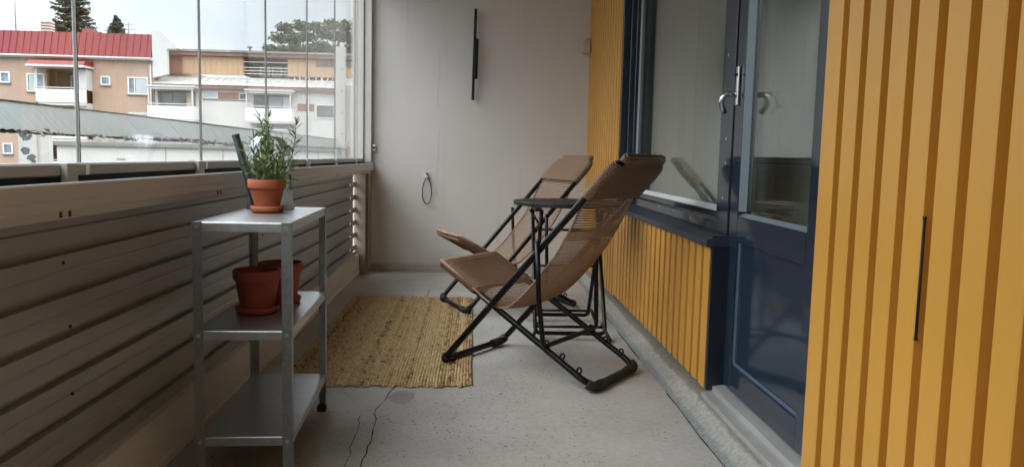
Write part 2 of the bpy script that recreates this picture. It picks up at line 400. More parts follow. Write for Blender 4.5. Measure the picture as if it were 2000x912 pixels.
# ------------------------------------------------------------------ mesh helpers
class MB:
    def __init__(s):
        s.v = []; s.f = []; s.sm = []; s.vals = []
    def face(s, idx, smooth=False, val=0.0):
        s.f.append(idx); s.sm.append(smooth); s.vals.append(val)
    def box(s, x0, x1, y0, y1, z0, z1, rot=None, org=None):
        b = len(s.v)
        for z in (z0, z1):
            for (x, y) in ((x0, y0), (x1, y0), (x1, y1), (x0, y1)):
                p = Vector((x, y, z))
                if rot is not None: p = rot @ p
                if org is not None: p = p + org
                s.v.append(tuple(p))
        for q in ((3, 2, 1, 0), (4, 5, 6, 7), (0, 1, 5, 4), (1, 2, 6, 5), (2, 3, 7, 6), (3, 0, 4, 7)):
            s.face([b + i for i in q])
        return s
    def poly(s, pts, smooth=False):
        b = len(s.v); s.v += [tuple(p) for p in pts]; s.face(list(range(b, b + len(pts))), smooth); return s
    def prism(s, prof, axis, a0, a1, cap=True, closed=True, smooth=False):
        """prof: 2D points in the plane normal to axis (x: (y,z), y: (x,z), z: (x,y))"""
        def mk(p, a):
            if axis == 'x': return (a, p[0], p[1])
            if axis == 'y': return (p[0], a, p[1])
            return (p[0], p[1], a)
        b = len(s.v); n = len(prof)
        s.v += [mk(p, a0) for p in prof] + [mk(p, a1) for p in prof]
        for i in range(n if closed else n - 1):
            j = (i + 1) % n
            s.face([b + i, b + j, b + n + j, b + n + i], smooth)
        if cap and closed:
            s.face([b + i for i in range(n)][::-1]); s.face([b + n + i for i in range(n)])
        return s
    def tube(s, pts, r, n=8, closed=False, caps=True, val=0.0):
        pts = [Vector(p) for p in pts]
        m_ = len(pts)
        if m_ < 2: return s
        tang = []
        for i in range(m_):
            if closed: d = pts[(i + 1) % m_] - pts[i - 1]
            elif i == 0: d = pts[1] - pts[0]
            elif i == m_ - 1: d = pts[-1] - pts[-2]
            else: d = (pts[i + 1] - pts[i]).normalized() + (pts[i] - pts[i - 1]).normalized()
            tang.append(d.normalized() if d.length > 1e-9 else Vector((0, 0, 1)))
        ref = Vector((0, 0, 1)) if abs(tang[0].z) < .9 else Vector((1, 0, 0))
        nrm = (ref - tang[0] * ref.dot(tang[0])).normalized()
        b = len(s.v)
        for i in range(m_):
            nrm = (nrm - tang[i] * nrm.dot(tang[i])).normalized()
            bi = tang[i].cross(nrm)
            rr = r[i] if isinstance(r, (list, tuple)) else r
            for k in range(n):
                a = 2 * math.pi * k / n
                s.v.append(tuple(pts[i] + nrm * (math.cos(a) * rr) + bi * (math.sin(a) * rr)))
        seg = m_ if closed else m_ - 1
        for i in range(seg):
            i2 = (i + 1) % m_
            for k in range(n):
                k2 = (k + 1) % n
                s.face([b + i * n + k, b + i * n + k2, b + i2 * n + k2, b + i2 * n + k], True, val)
        if caps and not closed:
            s.face([b + k for k in range(n)][::-1]); s.face([b + (m_ - 1) * n + k for k in range(n)])
        return s
    def lathe(s, prof, c, n=40, smooth=True, closed=False):
        b = len(s.v); m_ = len(prof)
        for (r, z) in prof:
            for k in range(n):
                a = 2 * math.pi * k / n
                s.v.append((c[0] + r * math.cos(a), c[1] + r * math.sin(a), c[2] + z))
        for i in range(m_ - 1):
            for k in range(n):
                k2 = (k + 1) % n
                s.face([b + i * n + k, b + i * n + k2, b + (i + 1) * n + k2, b + (i + 1) * n + k], smooth)
        return s
    def build(s, name, material, parent=None, bevel=0.0, seg=2, attr=None, autosm=False):
        me = bpy.data.meshes.new(name)
        me.from_pydata(s.v, [], s.f)
        me.polygons.foreach_set('use_smooth', s.sm)
        me.materials.append(material)
        if attr:
            a = me.attributes.new(attr, 'FLOAT', 'FACE')
            a.data.foreach_set('value', s.vals)
        me.update()
        o = bpy.data.objects.new(name, me)
        COL.objects.link(o)
        if parent is not None: o.parent = parent
        if bevel:
            md = o.modifiers.new('bevel', 'BEVEL'); md.width = bevel; md.segments = seg
            md.limit_method = 'ANGLE'; md.angle_limit = R(40)
        return o

def tag(o, label=None, cat=None, group=None, kind=None):
    if label: o['label'] = label
    if cat: o['category'] = cat
    if group: o['group'] = group
    if kind: o['kind'] = kind
    return o
def thing(name, label, cat, loc=(0, 0, 0), rz=0.0, group=None):
    o = bpy.data.objects.new(name, None); COL.objects.link(o)
    o.empty_display_size = 0.1
    o.location = loc; o.rotation_euler = (0, 0, rz)
    return tag(o, label, cat, group)
def copy_tree(o, parent=None):
    c = o.copy(); COL.objects.link(c); c.parent = parent
    for ch in list(o.children): copy_tree(ch, c)
    return c
def fillet(pts, rad, seg=6, closed=False):
    pts = [Vector(p) for p in pts]; outp = []
    n_ = len(pts)
    for i, p in enumerate(pts):
        if not closed and i in (0, n_ - 1): outp.append(p); continue
        a = pts[i - 1]; c = pts[(i + 1) % n_]
        rr = rad[i] if isinstance(rad, (list, tuple)) else rad
        u = (a - p); w = (c - p)
        d = min(rr, u.length * .49, w.length * .49)
        p0 = p + u.normalized() * d; p1 = p + w.normalized() * d
        for k in range(seg + 1):
            t = k / seg
            outp.append(p0 * (1 - t) ** 2 + p * 2 * t * (1 - t) + p1 * t * t)
    return outp

# ================================================================== SETTING OF THE BALCONY
Y0, YW, H = -0.5, 6.175, 2.46       # rear end pulled in to cut near light, end wall, ceiling height
tag(MB().box(-0.95, 0.99, Y0 - .1, YW, -0.16, 0).build('floor', M['floor']), kind='structure')
tag(MB().box(-1.0, 0.99, Y0 - .1, YW + .2, H, H + .2).build('ceiling', M['ceiling']), kind='structure')
g = MB(); g.box(-400, 400, -300, 500, -6.6, -6.4)
tag(g.build('ground', mat('asphalt yard', (0.09, 0.09, 0.085), 0.9, var=.3, scale=.4)), kind='structure')

def crack(pts, w):
    b = MB(); P = [Vector((p[0], p[1], 0.0015)) for p in pts]; o = []
    for i in range(len(P) - 1):
        for k in range(5):
            t = k / 5; q = P[i].lerp(P[i + 1], t); q.x += random.uniform(-.006, .006); o.append(q)
    o.append(P[-1])
    for i in range(len(o) - 1):
        a = w * random.uniform(.5, 1.3) * .5; d = (o[i + 1] - o[i]).normalized(); nn = Vector((-d.y, d.x, 0))
        b.poly([o[i] - nn * a, o[i + 1] - nn * a, o[i + 1] + nn * a, o[i] + nn * a])
    return b
flo = bpy.data.objects['floor']
M['crack'] = mat('dark crack', (.02, .019, .018), .95)
for pts, w in (([(-.335, 1.9), (-.335, 2.244), (-.333, 2.508), (-.359, 2.769), (-.324, 3.055), (-.33, 3.8), (-.32, 4.6), (-.323, 5.345), (-.30, 5.40)], .0036),
               ([(-.385, 1.9), (-.381, 2.244), (-.395, 2.5), (-.407, 2.70)], .0028),
               ([(-.32, 2.99), (-.23, 2.985)], .003), ([(-.33, 5.40), (-.20, 5.395)], .004),
               ([(.775, 1.7), (.772, 2.26), (.779, 2.87), (.782, 3.4), (.776, 4.2), (.785, 5.2)], .006)):
    crack(pts, w).build('crack', M['crack'], flo)
# repaired patch beside the crack
pb = MB(); pts = [(-.318, 2.985), (-.235, 2.975), (-.232, 2.90), (-.262, 2.83), (-.30, 2.845), (-.335, 2.90)]
pb.poly([(x, y, .0008) for x, y in pts]); pb.build('floor_patch', mat('smooth grey filler', (.25, .25, .25), .7, var=.1), flo)

# end wall with a low plinth
ew = thing('end_wall', 'pale beige plastered wall closing the far end of the balcony', 'wall', (0, YW, 0))
eb = MB(); eb.box(-1.0, 1.2, 0, .2, -.16, H); eb.build('wall_face', M['wall'], ew)
eb = MB(); eb.box(-.86, .80, -.008, 0, 0, .062); eb.build('plinth', M['plinth'], ew, bevel=.003)
# fine plaster cracks on it
eb = MB()
for x0, z0, z1 in ((-.325, 1.30, 1.75), (-.335, .62, 1.12), (-.27, 1.72, 1.85)):
    z = z0; x = x0
    while z < z1:
        x2 = x + random.uniform(-.004, .004); z2 = z + .03
        eb.poly([(x - .0012, -.0012, z), (x + .0012, -.0012, z), (x2 + .0012, -.0012, z2), (x2 - .0012, -.0012, z2)]); x, z = x2, z2
eb.build('plaster_crack', mat('fine plaster crack', (.50, .48, .45), .9), ew)
rw = MB(); rw.box(-1.0, 1.2, Y0 - .3, Y0 - .1, -.16, H)  # unseen; brought close behind the camera to hold light off the near parts
tag(rw.build('rear_shade_wall', M['wall']), 'unseen beige wall set close behind the viewer to cut the near light', 'wall')

# ================================================================== HOUSE WALL ON THE RIGHT
hw = thing('house_facade', 'yellow ribbed metal facade with navy balcony window and glazed door', 'facade', (.86, 2.8, 0))
HO = Vector((.86, 2.8, 0))
def ribbed(y0, y1, z0, z1, grooves, X=.86, d=.048, gw=.031, ch=.0035):
    """vertical trapezoid ribs, crest at X, grooves recessed; grooves = far edges"""
    pr = [(X, y0)]
    for yf in sorted(grooves):
        a, c = yf - gw, yf
        if a <= y0 + .004 or c >= y1 - .004: continue
        pr += [(X, a - ch), (X + ch * .5, a), (X + d, a + .002), (X + d, c - .002), (X + ch * .5, c), (X, c + ch)]
    pr.append((X, y1))
    pr += [(X + .052, y1), (X + .052, y0)]
    b = MB(); b.prism([(p[0] - HO.x, p[1] - HO.y) for p in pr], 'z', z0, z1)
    return b
near_g = [1.842 - .0977 * k for k in range(36)]
ribbed(Y0 - .1, 1.917, .03, H, near_g).build('cladding', M['yellow'], hw)
ribbed(2.790, 4.757, .09, .628, [2.900 + .0977 * k for k in range(20)]).build('cladding', M['yellow'], hw)
ribbed(4.760, YW, .075, H, [4.83 + .0977 * k for k in range(14)]).build('cladding', M['yellow'], hw)
ribbed(1.919, 4.757, 2.16, H, [1.93 + .0977 * k for k in range(30)]).build('cladding', M['yellow'], hw)
def hb(x0, x1, y0, y1, z0, z1, b=None):
    b = b or MB(); return b.box(x0 - .86, x1 - .86, y0 - 2.8, y1 - 2.8, z0, z1)
# structure behind the cladding (so nothing is hollow)
b = hb(.914, 1.02, Y0 - .1, 1.915, .02, H); hb(.912, 1.02, 4.80, YW, .02, H, b); hb(.93, 1.02, 2.83, 4.80, .02, .655, b); hb(.93, 1.02, 1.915, 4.80, 2.16, H, b)
b.build('masonry', M['room'], hw)
# window (fixed, wide) : frame > glass, bead, sill
fr = MB()
hb(.905, .985, 4.70, 4.760, .66, 2.16, fr)      # far stile
hb(.864, .905, 4.735, 4.757, .66, 2.16, fr)      # far reveal
hb(.925, .985, 2.90, 4.70, .664, .712, fr)       # bottom rail
hb(.925, .985, 2.90, 4.70, 2.09, 2.158, fr)
hb(.922, .985, 2.80, 2.90, .664, 2.158, fr)      # mullion between window and door
wf = fr.build('window', M['navy'], hw, bevel=.003)
sa = MB()
hb(.932, .975, 2.905, 2.972, .718, 2.085, sa); hb(.932, .975, 4.665, 4.698, .718, 2.085, sa); hb(.932, .975, 2.972, 4.665, .718, .745, sa); hb(.932, .975, 2.972, 4.665, 2.05, 2.085, sa)
sa.build('sash', M['navy'], wf, bevel=.003)
bd = MB()
bd.prism([(.932 - .86, .7455), (.962 - .86, .7455), (.962 - .86, .764)], 'y', 2.9725 - 2.8, 4.6645 - 2.8)
hb(.952, .962, 4.6585, 4.6645, .765, 2.049, bd)
bd.build('bead', M['white_bead'], wf)
gb = MB(); hb(.9625, .9665, 2.973, 4.664, .746, 2.049, gb)
gb.build('glass', M['glass_in'], wf)
gb = MB(); hb(.9785, .9825, 2.96, 4.67, .735, 2.06, gb)
gb.build('glass', M['glass_in'], wf)
sb = MB(); sb.prism([(.838 - .86, .624), (.838 - .86, .650), (.928 - .86, .664), (.928 - .86, .655), (.843 - .86, .642), (.843 - .86, .624)], 'y', 2.768 - 2.8, 4.756 - 2.8)
sb.poly([(.843 - .86, 2.7695 - 2.8, .624), (.928 - .86, 2.7695 - 2.8, .624), (.928 - .86, 2.7695 - 2.8, .656), (.843 - .86, 2.7695 - 2.8, .643)])
sb.build('sill', M['sill'], wf, bevel=.0015)
for (y, z) in ((2.86, 1.02), (2.87, .80), (2.88, 1.33), (2.855, .93), (3.6, .700), (3.3, .69), (3.9, .702)):
    x_ = .9215 if y < 2.9 else .9245
    MB().poly([(x_ - .0005 - .86, y - 2.8 + .004 * math.cos(k), z + .006 * math.sin(k)) for k in (0, 1.1, 2.3, 3.4, 4.7)]).build('paint_chip', M['white_bead'], wf)
# door frame
df = MB()
hb(.862, .932, 2.768, 2.7885, .088, .622, df)
hb(.864, .9215, 2.772, 2.7885, .622, .664, df)
hb(.9155, .985, 2.7885, 2.8285, .088, .6635, df)
hb(.905, .985, 1.9185, 1.955, .088, 2.158, df)
hb(.905, .985, 1.955, 2.79, 2.10, 2.158, df)
df.build('door_frame', M['navy_matt'], hw, bevel=.002)
# door leaf made of stiles and rails around glass and panel
lf = MB(); X0, X1 = .925, .975
hb(X0, X1, 1.96, 2.118, .113, 2.095, lf); hb(X0, X1, 2.700, 2.786, .113, 2.095, lf)
hb(X0, X1, 2.118, 2.700, .113, .205, lf); hb(X0, X1, 2.118, 2.700, .650, .742, lf); hb(X0, X1, 2.118, 2.700, 2.0, 2.095, lf)
leaf = lf.build('door', M['navy'], hw, bevel=.0025)
pn = MB(); hb(.941, .965, 2.1182, 2.6998, .2052, .6498, pn); pn.build('panel', M['navy'], leaf)
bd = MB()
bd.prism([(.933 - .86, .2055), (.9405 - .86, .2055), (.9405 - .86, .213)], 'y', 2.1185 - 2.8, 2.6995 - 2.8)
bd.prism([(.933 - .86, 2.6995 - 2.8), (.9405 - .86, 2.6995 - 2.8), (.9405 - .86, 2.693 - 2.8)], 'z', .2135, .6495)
bd.build('panel_bead', M['bead_glint'], leaf)
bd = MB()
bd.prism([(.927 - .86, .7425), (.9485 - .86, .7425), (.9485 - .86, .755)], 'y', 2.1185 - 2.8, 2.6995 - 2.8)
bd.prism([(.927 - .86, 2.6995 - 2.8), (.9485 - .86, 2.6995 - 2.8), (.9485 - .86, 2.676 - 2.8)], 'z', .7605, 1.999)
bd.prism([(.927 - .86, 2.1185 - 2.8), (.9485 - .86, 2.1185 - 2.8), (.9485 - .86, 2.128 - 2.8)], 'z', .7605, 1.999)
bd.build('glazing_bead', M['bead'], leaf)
gb = MB(); hb(.949, .953, 2.1185, 2.6995, .743, 1.999, gb); gb.build('glass', M['glass_in'], leaf)
gb = MB(); hb(.967, .971, 2.1185, 2.6995, .743, 1.999, gb); gb.build('glass', M['glass_in'], leaf)
hp = MB(); hb(.915, .925, 2.742, 2.768, 1.135, 1.275, hp)
hpo = hp.build('handle', M['steel'], leaf, bevel=.006, seg=3)
lv = MB()
pth = fillet([(.918, 2.755, 1.172), (.878, 2.755, 1.180), (.862, 2.763, 1.148), (.884, 2.775, 1.110)], .03, 8)
lv.tube([(p.x - .86, p.y - 2.8, p.z) for p in pth], .0095, 10)
lv.build('lever', M['steel'], hpo)
ih = MB()
pth = fillet([(.976, 2.745, 1.172), (1.026, 2.745, 1.178), (1.032, 2.68, 1.176), (1.030, 2.635, 1.128)], .035, 8)
ih.tube([(p.x - .86, p.y - 2.8, p.z) for p in pth], .010, 10)
ih.build('inner_lever', M['black_matt'], leaf)
kh = MB(); kh.tube([(.905 - .86, -.045, 1.245), (.916 - .86, -.045, 1.245)], .006, 10); kh.build('lock', M['black_matt'], hpo)
# small catch on the far stile reflected side
ct = MB(); hb(.948, .956, 2.14, 2.155, .95, .99, ct)
# threshold
th = MB(); th.prism([(.846 - .86, .02), (.846 - .86, .082), (.884 - .86, .086), (.886 - .86, .104), (.924 - .86, .109), (.975 - .86, .109), (.975 - .86, .02)], 'y', 1.919 - 2.8, 2.767 - 2.8)
th.build('threshold', M['threshold'], hw, bevel=.0015)

# kerb along the house
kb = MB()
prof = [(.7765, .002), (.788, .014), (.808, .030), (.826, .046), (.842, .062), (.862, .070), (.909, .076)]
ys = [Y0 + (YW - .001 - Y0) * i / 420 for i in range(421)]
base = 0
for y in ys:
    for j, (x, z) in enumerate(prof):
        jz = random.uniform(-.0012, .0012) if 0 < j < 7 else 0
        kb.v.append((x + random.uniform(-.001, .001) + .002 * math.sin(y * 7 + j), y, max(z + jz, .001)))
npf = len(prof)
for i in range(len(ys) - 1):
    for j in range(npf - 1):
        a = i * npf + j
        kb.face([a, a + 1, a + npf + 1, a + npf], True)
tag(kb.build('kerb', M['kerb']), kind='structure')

# room behind the glass + curtains
rm = MB()
rm.box(4.0, 4.1, .2, 7, -.2, 2.7); rm.box(1.021, 4.0, .1, .2, -.2, 2.7); rm.box(1.021, 4.0, 6.9, 7, -.2, 2.7)
rm.box(1.021, 4.0, .2, 6.9, 2.6, 2.7); rm.box(1.021, 4.0, .2, 6.9, -.1, .08)
tag(rm.build('room_walls', M['room']), kind='structure')
def curtain(name, label, y0, y1, x, amp, wl, mk='curtain', z0=.12, z1=2.5):
    c = MB(); n_ = int((y1 - y0) / .006); ph = random.random() * 6
    for i in range(n_ + 1):
        y = y0 + (y1 - y0) * i / n_
        a = amp * (math.sin(y / wl * 6.283 + ph) + .4 * math.sin(y / wl * 2.7 * 6.283 + 1.3 + ph))
        c.v += [(x + a, y, z0), (x + a * .9 , y + a * .2, z1)]
        if i: k = 2 * i; c.face([k - 2, k, k + 1, k - 1], True)
    return tag(c.build(name, M[mk]), label, 'curtain')
curtain('curtain', 'gathered pale curtain hanging in folds at the far side of the window', 4.02, 5.3, 1.085, .030, .12, 'curtain_pale')
curtain('curtain', 'flat greyish sheer blind hanging behind the window and the door glass', 1.2, 4.0, 1.12, .006, .27)

# ================================================================== PARAPET ON THE LEFT
pp = thing('balcony_parapet', 'dark corrugated metal parapet under a beige aluminium rail', 'parapet', (-.93, 2.5, 0))
PO = Vector((-.93, 2.5, 0))
def pbx(b, x0, x1, y0, y1, z0, z1):
    return b.box(x0 + .93, x1 + .93, y0 - 2.5, y1 - 2.5, z0, z1)
YA, YE = Y0 - .1, 6.165
# corrugated sheet, grooves run along y
pr = []
z = .165
zs = sorted([.215 + .097 * k for k in range(6)])
X = -.942
pr.append((X, .160))
for zc in zs:
    zt = zc - .0485
    if zt > .17: pr += [(X, zt - .004), (X - .0022, zt), (X, zt + .004)]
    pr += [(X, zc - .0115), (X - .020, zc - .0105), (X - .020, zc + .0085), (X, zc + .0105)]
pr += [(X, .7480), (X - .004, .752), (X, .756), (X, .800)]
pr += [(p[0] - .0012, p[1]) for p in pr[::-1]]
cs = MB(); cs.prism([(p[0] + .93, p[1]) for p in pr], 'y', YA - 2.5, 5.85 - 2.5)
cs.build('corrugated_sheet', M['sheet'], pp)
for zc in [.165 + .0485] + [.215 + .097 * k + .0485 for k in range(6)]:
    q = MB(); pbx(q, -.948, -.9425, 5.78, 5.984, zc - .070, zc - .032); q.build('sheet_tongue', M['sheet'], pp)
kk = MB(); pbx(kk, -.955, -.915, YA, 5.984, 0.001, .163)
kk.prism([(-.915 + .93, .001), (-.915 + .93, .030), (-.9095 + .93, .024), (-.9095 + .93, .001)], 'y', YA - 2.5, 5.984 - 2.5)
kk.build('kick_board', M['kick'], pp, bevel=.003)
rl = MB()
rl.prism([(x + .93, z) for x, z in ((-.832, .806), (-.83, .810), (-.83, .826), (-.8312, .827), (-.8312, .829), (-.83, .830), (-.83, .858), (-.833, .862), (-.840, .862), (-.840, .8385), (-.955, .838), (-.955, .802))], 'y', YA - 2.5, YE - 2.5)
rail = rl.build('rail', M['alu'], pp)
lp = MB(); pbx(lp, -.90, -.850, YA, 6.10, .786, .8055); lp.build('lower_lip', M['alu'], rail, bevel=.002)
tk = MB(); pbx(tk, -.955, -.8405, YA, YE, .8387, .8450); pbx(tk, -.955, -.938, YA, YE, .8452, .8692); tk.build('track', M['track_black'], rail)
# slots seen under the rail
for y in (1.60, 1.635, 2.55, 2.58, 4.65, 5.75):
    pbx(MB(), -.8505, -.8485, y, y + .009, .790, .802).build('slot', M['track_black'], rail)
ps = MB(); pbx(ps, -.955, -.868, 5.985, YE, 0.001, .800); ps.build('end_post', M['post_brown'], pp, bevel=.003)
ps = MB(); pbx(ps, -.8675, -.850, 6.02, YE, 0.04, .785); ps.build('end_strip', M['post_brown'], pp)
for (y, z) in ((1.78, .672), (1.80, .52), (1.80, .36), (3.4, .57), (5.0, .57), (3.4, .38)):
    MB().tube([(-.9425 + .93, y - 2.5, z), (-.9385 + .93, y - 2.5, z)], .004, 8).build('screw', M['black_matt'], pp)

# ------------------------------------------------------------------ frameless glazing above the rail
gz = thing('balcony_glazing', 'frameless sliding glass panels standing on the beige rail', 'glazing', (-.93, 2.5, 0))
joints = [-1.354, -.554, .246, 1.046, 1.846, 2.639, 3.439, 4.246, 5.050, 5.848]
GT = 2.36
for i in range(len(joints)):
    a = joints[i]; c = joints[i + 1] if i + 1 < len(joints) else 6.135
    gp = MB(); pbx(gp, -.933, -.927, a + .002, c - .002, .893, GT)
    go = gp.build('glass_panel', M['glass'], gz)
    bp_ = MB(); bp_.prism([(x + .93, z) for x, z in ((-.945, .870), (-.915, .870), (-.912, .873), (-.912, .894), (-.916, .898), (-.945, .898))], 'y', a + .009 - 2.5, c - .009 - 2.5)
    bp_.build('bottom_profile', M['alu'], go)
    ed = MB(); pbx(ed, -.9340, -.9262, c - .0035, c - .0008, .899, GT); ed.build('edge_seal', M['track_black'], go)
    if i < len(joints) - 1:
        sw = .004 if abs(c - 1.846) < .01 else .003
        ed = MB(); pbx(ed, -.9335, -.9265, c - .004 - sw, c - .004, .899, GT); ed.build('seal_strip', M['seal'], go)
    cl = MB(); pbx(cl, -.9118, -.896, a + .68, a + .725, .8452, .8985)
    if c - a > .75: cl.build('clamp', M['alu'], go, bevel=.002)
tr = MB(); pbx(tr, -.96, -.88, YA, YE, GT, H - .002); tr.build('top_track', M['alu_white'], gz, bevel=.003)
wp = MB(); pbx(wp, -.985, -.905, 6.115, 6.150, .866, H - .003); pbx(wp, -.900, -.846, 6.128, 6.168, .866, H - .003, ); pbx(wp, -.985, -.90, 6.152, 6.168, .866, H - .003)
wp.build('wall_profile', M['alu_white'], gz, bevel=.003)
cb = MB(); pbx(cb, -.842, -.812, 6.150, 6.174, .955, 1.005); cbo = cb.build('wall_catch', M['steel'], gz, bevel=.004)
cb = MB(); cb.tube([(-.827 + .93, 6.149 - 2.5, .98), (-.827 + .93, 6.140 - 2.5, .98)], .009, 12); cb.build('screw', M['black_matt'], cbo)

# ------------------------------------------------------------------ old handrail outside the glass
M['oldpaint'] = mat('peeling grey paint', (0.50, 0.57, 0.59), 0.7, var=.06, scale=3, col2=(.56, .63, .65), bump=.05, stretch=(1, .3, 1))
M['flake'] = mat('loose paint flake', (0.38, 0.38, 0.37), 0.9, var=.3, scale=30)
M['rawedge'] = mat('rotten rail edge', (0.05, 0.048, 0.042), 0.95, var=.5, scale=40)
oh = thing('outer_handrail', 'weathered grey wooden handrail with peeling underside outside the glass', 'handrail', (-1.1, 2.5, 0))
rb = MB(); n_ = 560; y0, y1 = Y0, 6.26
for i in range(n_ + 1):
    y = y0 + (y1 - y0) * i / n_
    zb = .966 + .004 * math.sin(y * 5) + random.uniform(0, .006) - (.010 if random.random() < .08 else 0)
    zt = 1.030 + .0012 * math.sin(y * 3)
    rb.v += [(0.045, y - 2.5, zb), (-.022, y - 2.5, zt + .008), (-.05, y - 2.5, zt + .006), (-.05, y - 2.5, zb)]
    if i:
        a = 4 * (i - 1); b_ = 4 * i
        for j in range(4):
            k = (j + 1) % 4; rb.face([a + j, b_ + j, b_ + k, a + k])
rb.face([3, 2, 1, 0]); e_ = 4 * n_; rb.face([e_, e_ + 1, e_ + 2, e_ + 3])
rb.build('rail', M['oldpaint'], oh)
tb = MB(); tb.box(-.052, -.0215, y0 - 2.5, y1 - 2.5, 1.0395, 1.0425); tb.build('capping', mat('pale capping', (.62, .63, .63), .6, var=.15, scale=20), oh)
for i in range(95):
    fb = MB()
    y = random.choice((random.uniform(.6, 6.1), random.gauss(2.3, .35), random.gauss(3.2, .2))); w_ = random.uniform(.008, .05); h_ = random.uniform(.003, .020) * (1.2 if 1.7 < y < 3.4 else .6)
    z0 = .969; x = .0455 + random.uniform(0, .006)
    pts = [(x, y - w_ / 2 - 2.5, z0), (x, y + w_ / 2 - 2.5, z0)]
    k = random.randint(3, 5)
    for q in range(k):
        t = 1 - (q + .5) / k
        pts.append((x + random.uniform(.0, .012), y - w_ / 2 + w_ * t - 2.5, z0 - h_ * random.uniform(.35, 1)))
    fb.poly(pts).build('paint_flake', M['flake'], oh)
db = MB()
for i in range(0):
    y = random.uniform(.8, 6.0); w_ = random.uniform(.01, .07)
    db.box(.0182, .0202, y - 2.5, y + w_ - 2.5, .962 + random.uniform(0, .004), .972 + random.uniform(0, .006))
nn_ = int((y1 - y0) / .012)
for i in range(nn_ + 1):
    y = y0 + .012 * i; on_ = math.sin(y * 11) + math.sin(y * 4.3 + 1) + random.uniform(-.6, .6) > .1
    zt_ = (.972 + random.uniform(0, .007)) if on_ else .9665
    db.v += [(.0475, y - 2.5, .960 + random.uniform(0, .003)), (.0475 - (zt_ - .964) * .9, y - 2.5, zt_)]
    if i: db.face([2 * i - 2, 2 * i, 2 * i + 1, 2 * i - 1])
db.build('rotten_edge', M['rawedge'], oh)
for y in (-.6, .9):
    q = MB(); q.box(-.03, .01, y - 2.52, y - 2.48, -.9, .964); q.build('post', M['oldpaint'], oh)
q = MB(); q.box(-.028, .012, 6.20 - 2.5, 6.24 - 2.5, -.9, .962); q.build('post', M['oldpaint'], oh)

op_ = thing('drilled_post', 'white drilled metal post standing outside beyond the end of the glazing', 'post', (-1.13, 6.36, 0))
q = MB(); q.box(-.035, .045, -.02, .02, -2.0, 1.78); q.build('post_body', M['alu_white'], op_, bevel=.003)
q = MB(); q.box(.05, .095, .0, .04, -2.0, 1.48); q.build('side_strip', M['alu_white'], op_, bevel=.003)
for k in range(9):
    MB().tube([(.02, -.021, 1.60 - k * .17), (.02, -.019, 1.60 - k * .17)], .006, 10).build('hole', M['black_matt'], op_)

# ================================================================== THINGS ON THE END WALL
wb = thing('wall_bracket', 'slim black metal bracket mounted upright on the beige end wall', 'bracket', (-.055, 6.13, 1.37))
q = MB(); q.box(-.012, .010, -.012, .012, 0, .70, rot=Matrix.Rotation(R(1.0), 3, 'Y'))
q.build('long_bar', M['black_matt'], wb, bevel=.002)
q = MB(); q.box(-.012, .012, -.010, .010, .16, .478, org=Vector((.004, -.0225, 0)), rot=Matrix.Rotation(R(1.0), 3, 'Y'))
q.build('front_plate', M['black_matt'], wb, bevel=.002)
q = MB(); q.box(.012, .030, -.008, .012, .165, .472, rot=Matrix.Rotation(R(1.0), 3, 'Y'))
q.build('side_plate', M['black_matt'], wb, bevel=.002)
for z in (.05, .33, .62):
    q = MB(); q.tube([(z * .0175, .010, z), (z * .0175, .0448, z)], .006, 8); q.build('spacer', M['black_matt'], wb)

wl = thing('cable_loop', 'thin black cable hanging in a loop from a white wall clip', 'cable', (-.41, YW, .78))
pts = []
for k in range(25):
    t = k / 24; a = t * math.pi * 2
    px = .042 * math.sin(a) * (math.sin(t * math.pi)) ** .5
    pz = -.105 + .108 * math.cos(a) - .02
    pts.append((px + .002, -.014 - .006 * math.sin(t * math.pi), pz))
q = MB(); q.tube(pts, .0040, 7); q.build('cable', M['cable'], wl)
q = MB(); q.box(-.012, .008, -.024, -.001, -.028, .018); q.build('clip', M['alu_white'], wl, bevel=.003)
q = MB(); q.box(-.006, .006, -.034, -.0245, .002, .016); q.build('plug_tip', M['black_matt'], wl, bevel=.002)

sn = thing('wall_sensor', 'small cream box on an angled pipe in the corner by the yellow facade', 'sensor', (.82, 6.10, 1.75))
q = MB(); q.box(-.033, .033, -.025, .04, 0, .082); q.build('box_body', M['cream'], sn, bevel=.005)
q = MB(); q.tube(fillet([(-.005, .01, .08), (-.005, .01, .112), (.075, .01, .114)], .02), .007, 8); q.build('pipe', M['cream'], sn)

ms = thing('metal_strip', 'thin black strip with rounded ends set in a groove of the yellow facade', 'strip', (.8575, 1.4385, .60))
q = MB(); q.tube([(0, 0, 0), (0, 0, .237)], .0030, 8); q.build('strip_bar', M['black_matt'], ms)
MB().tube([(0, .0, -.002), (0, 0, .004)], .0038, 10).build('end_knob', M['black_matt'], ms)
MB().tube([(0, 0, .234), (0, 0, .240)], .0038, 10).build('end_knob', M['black_matt'], ms)

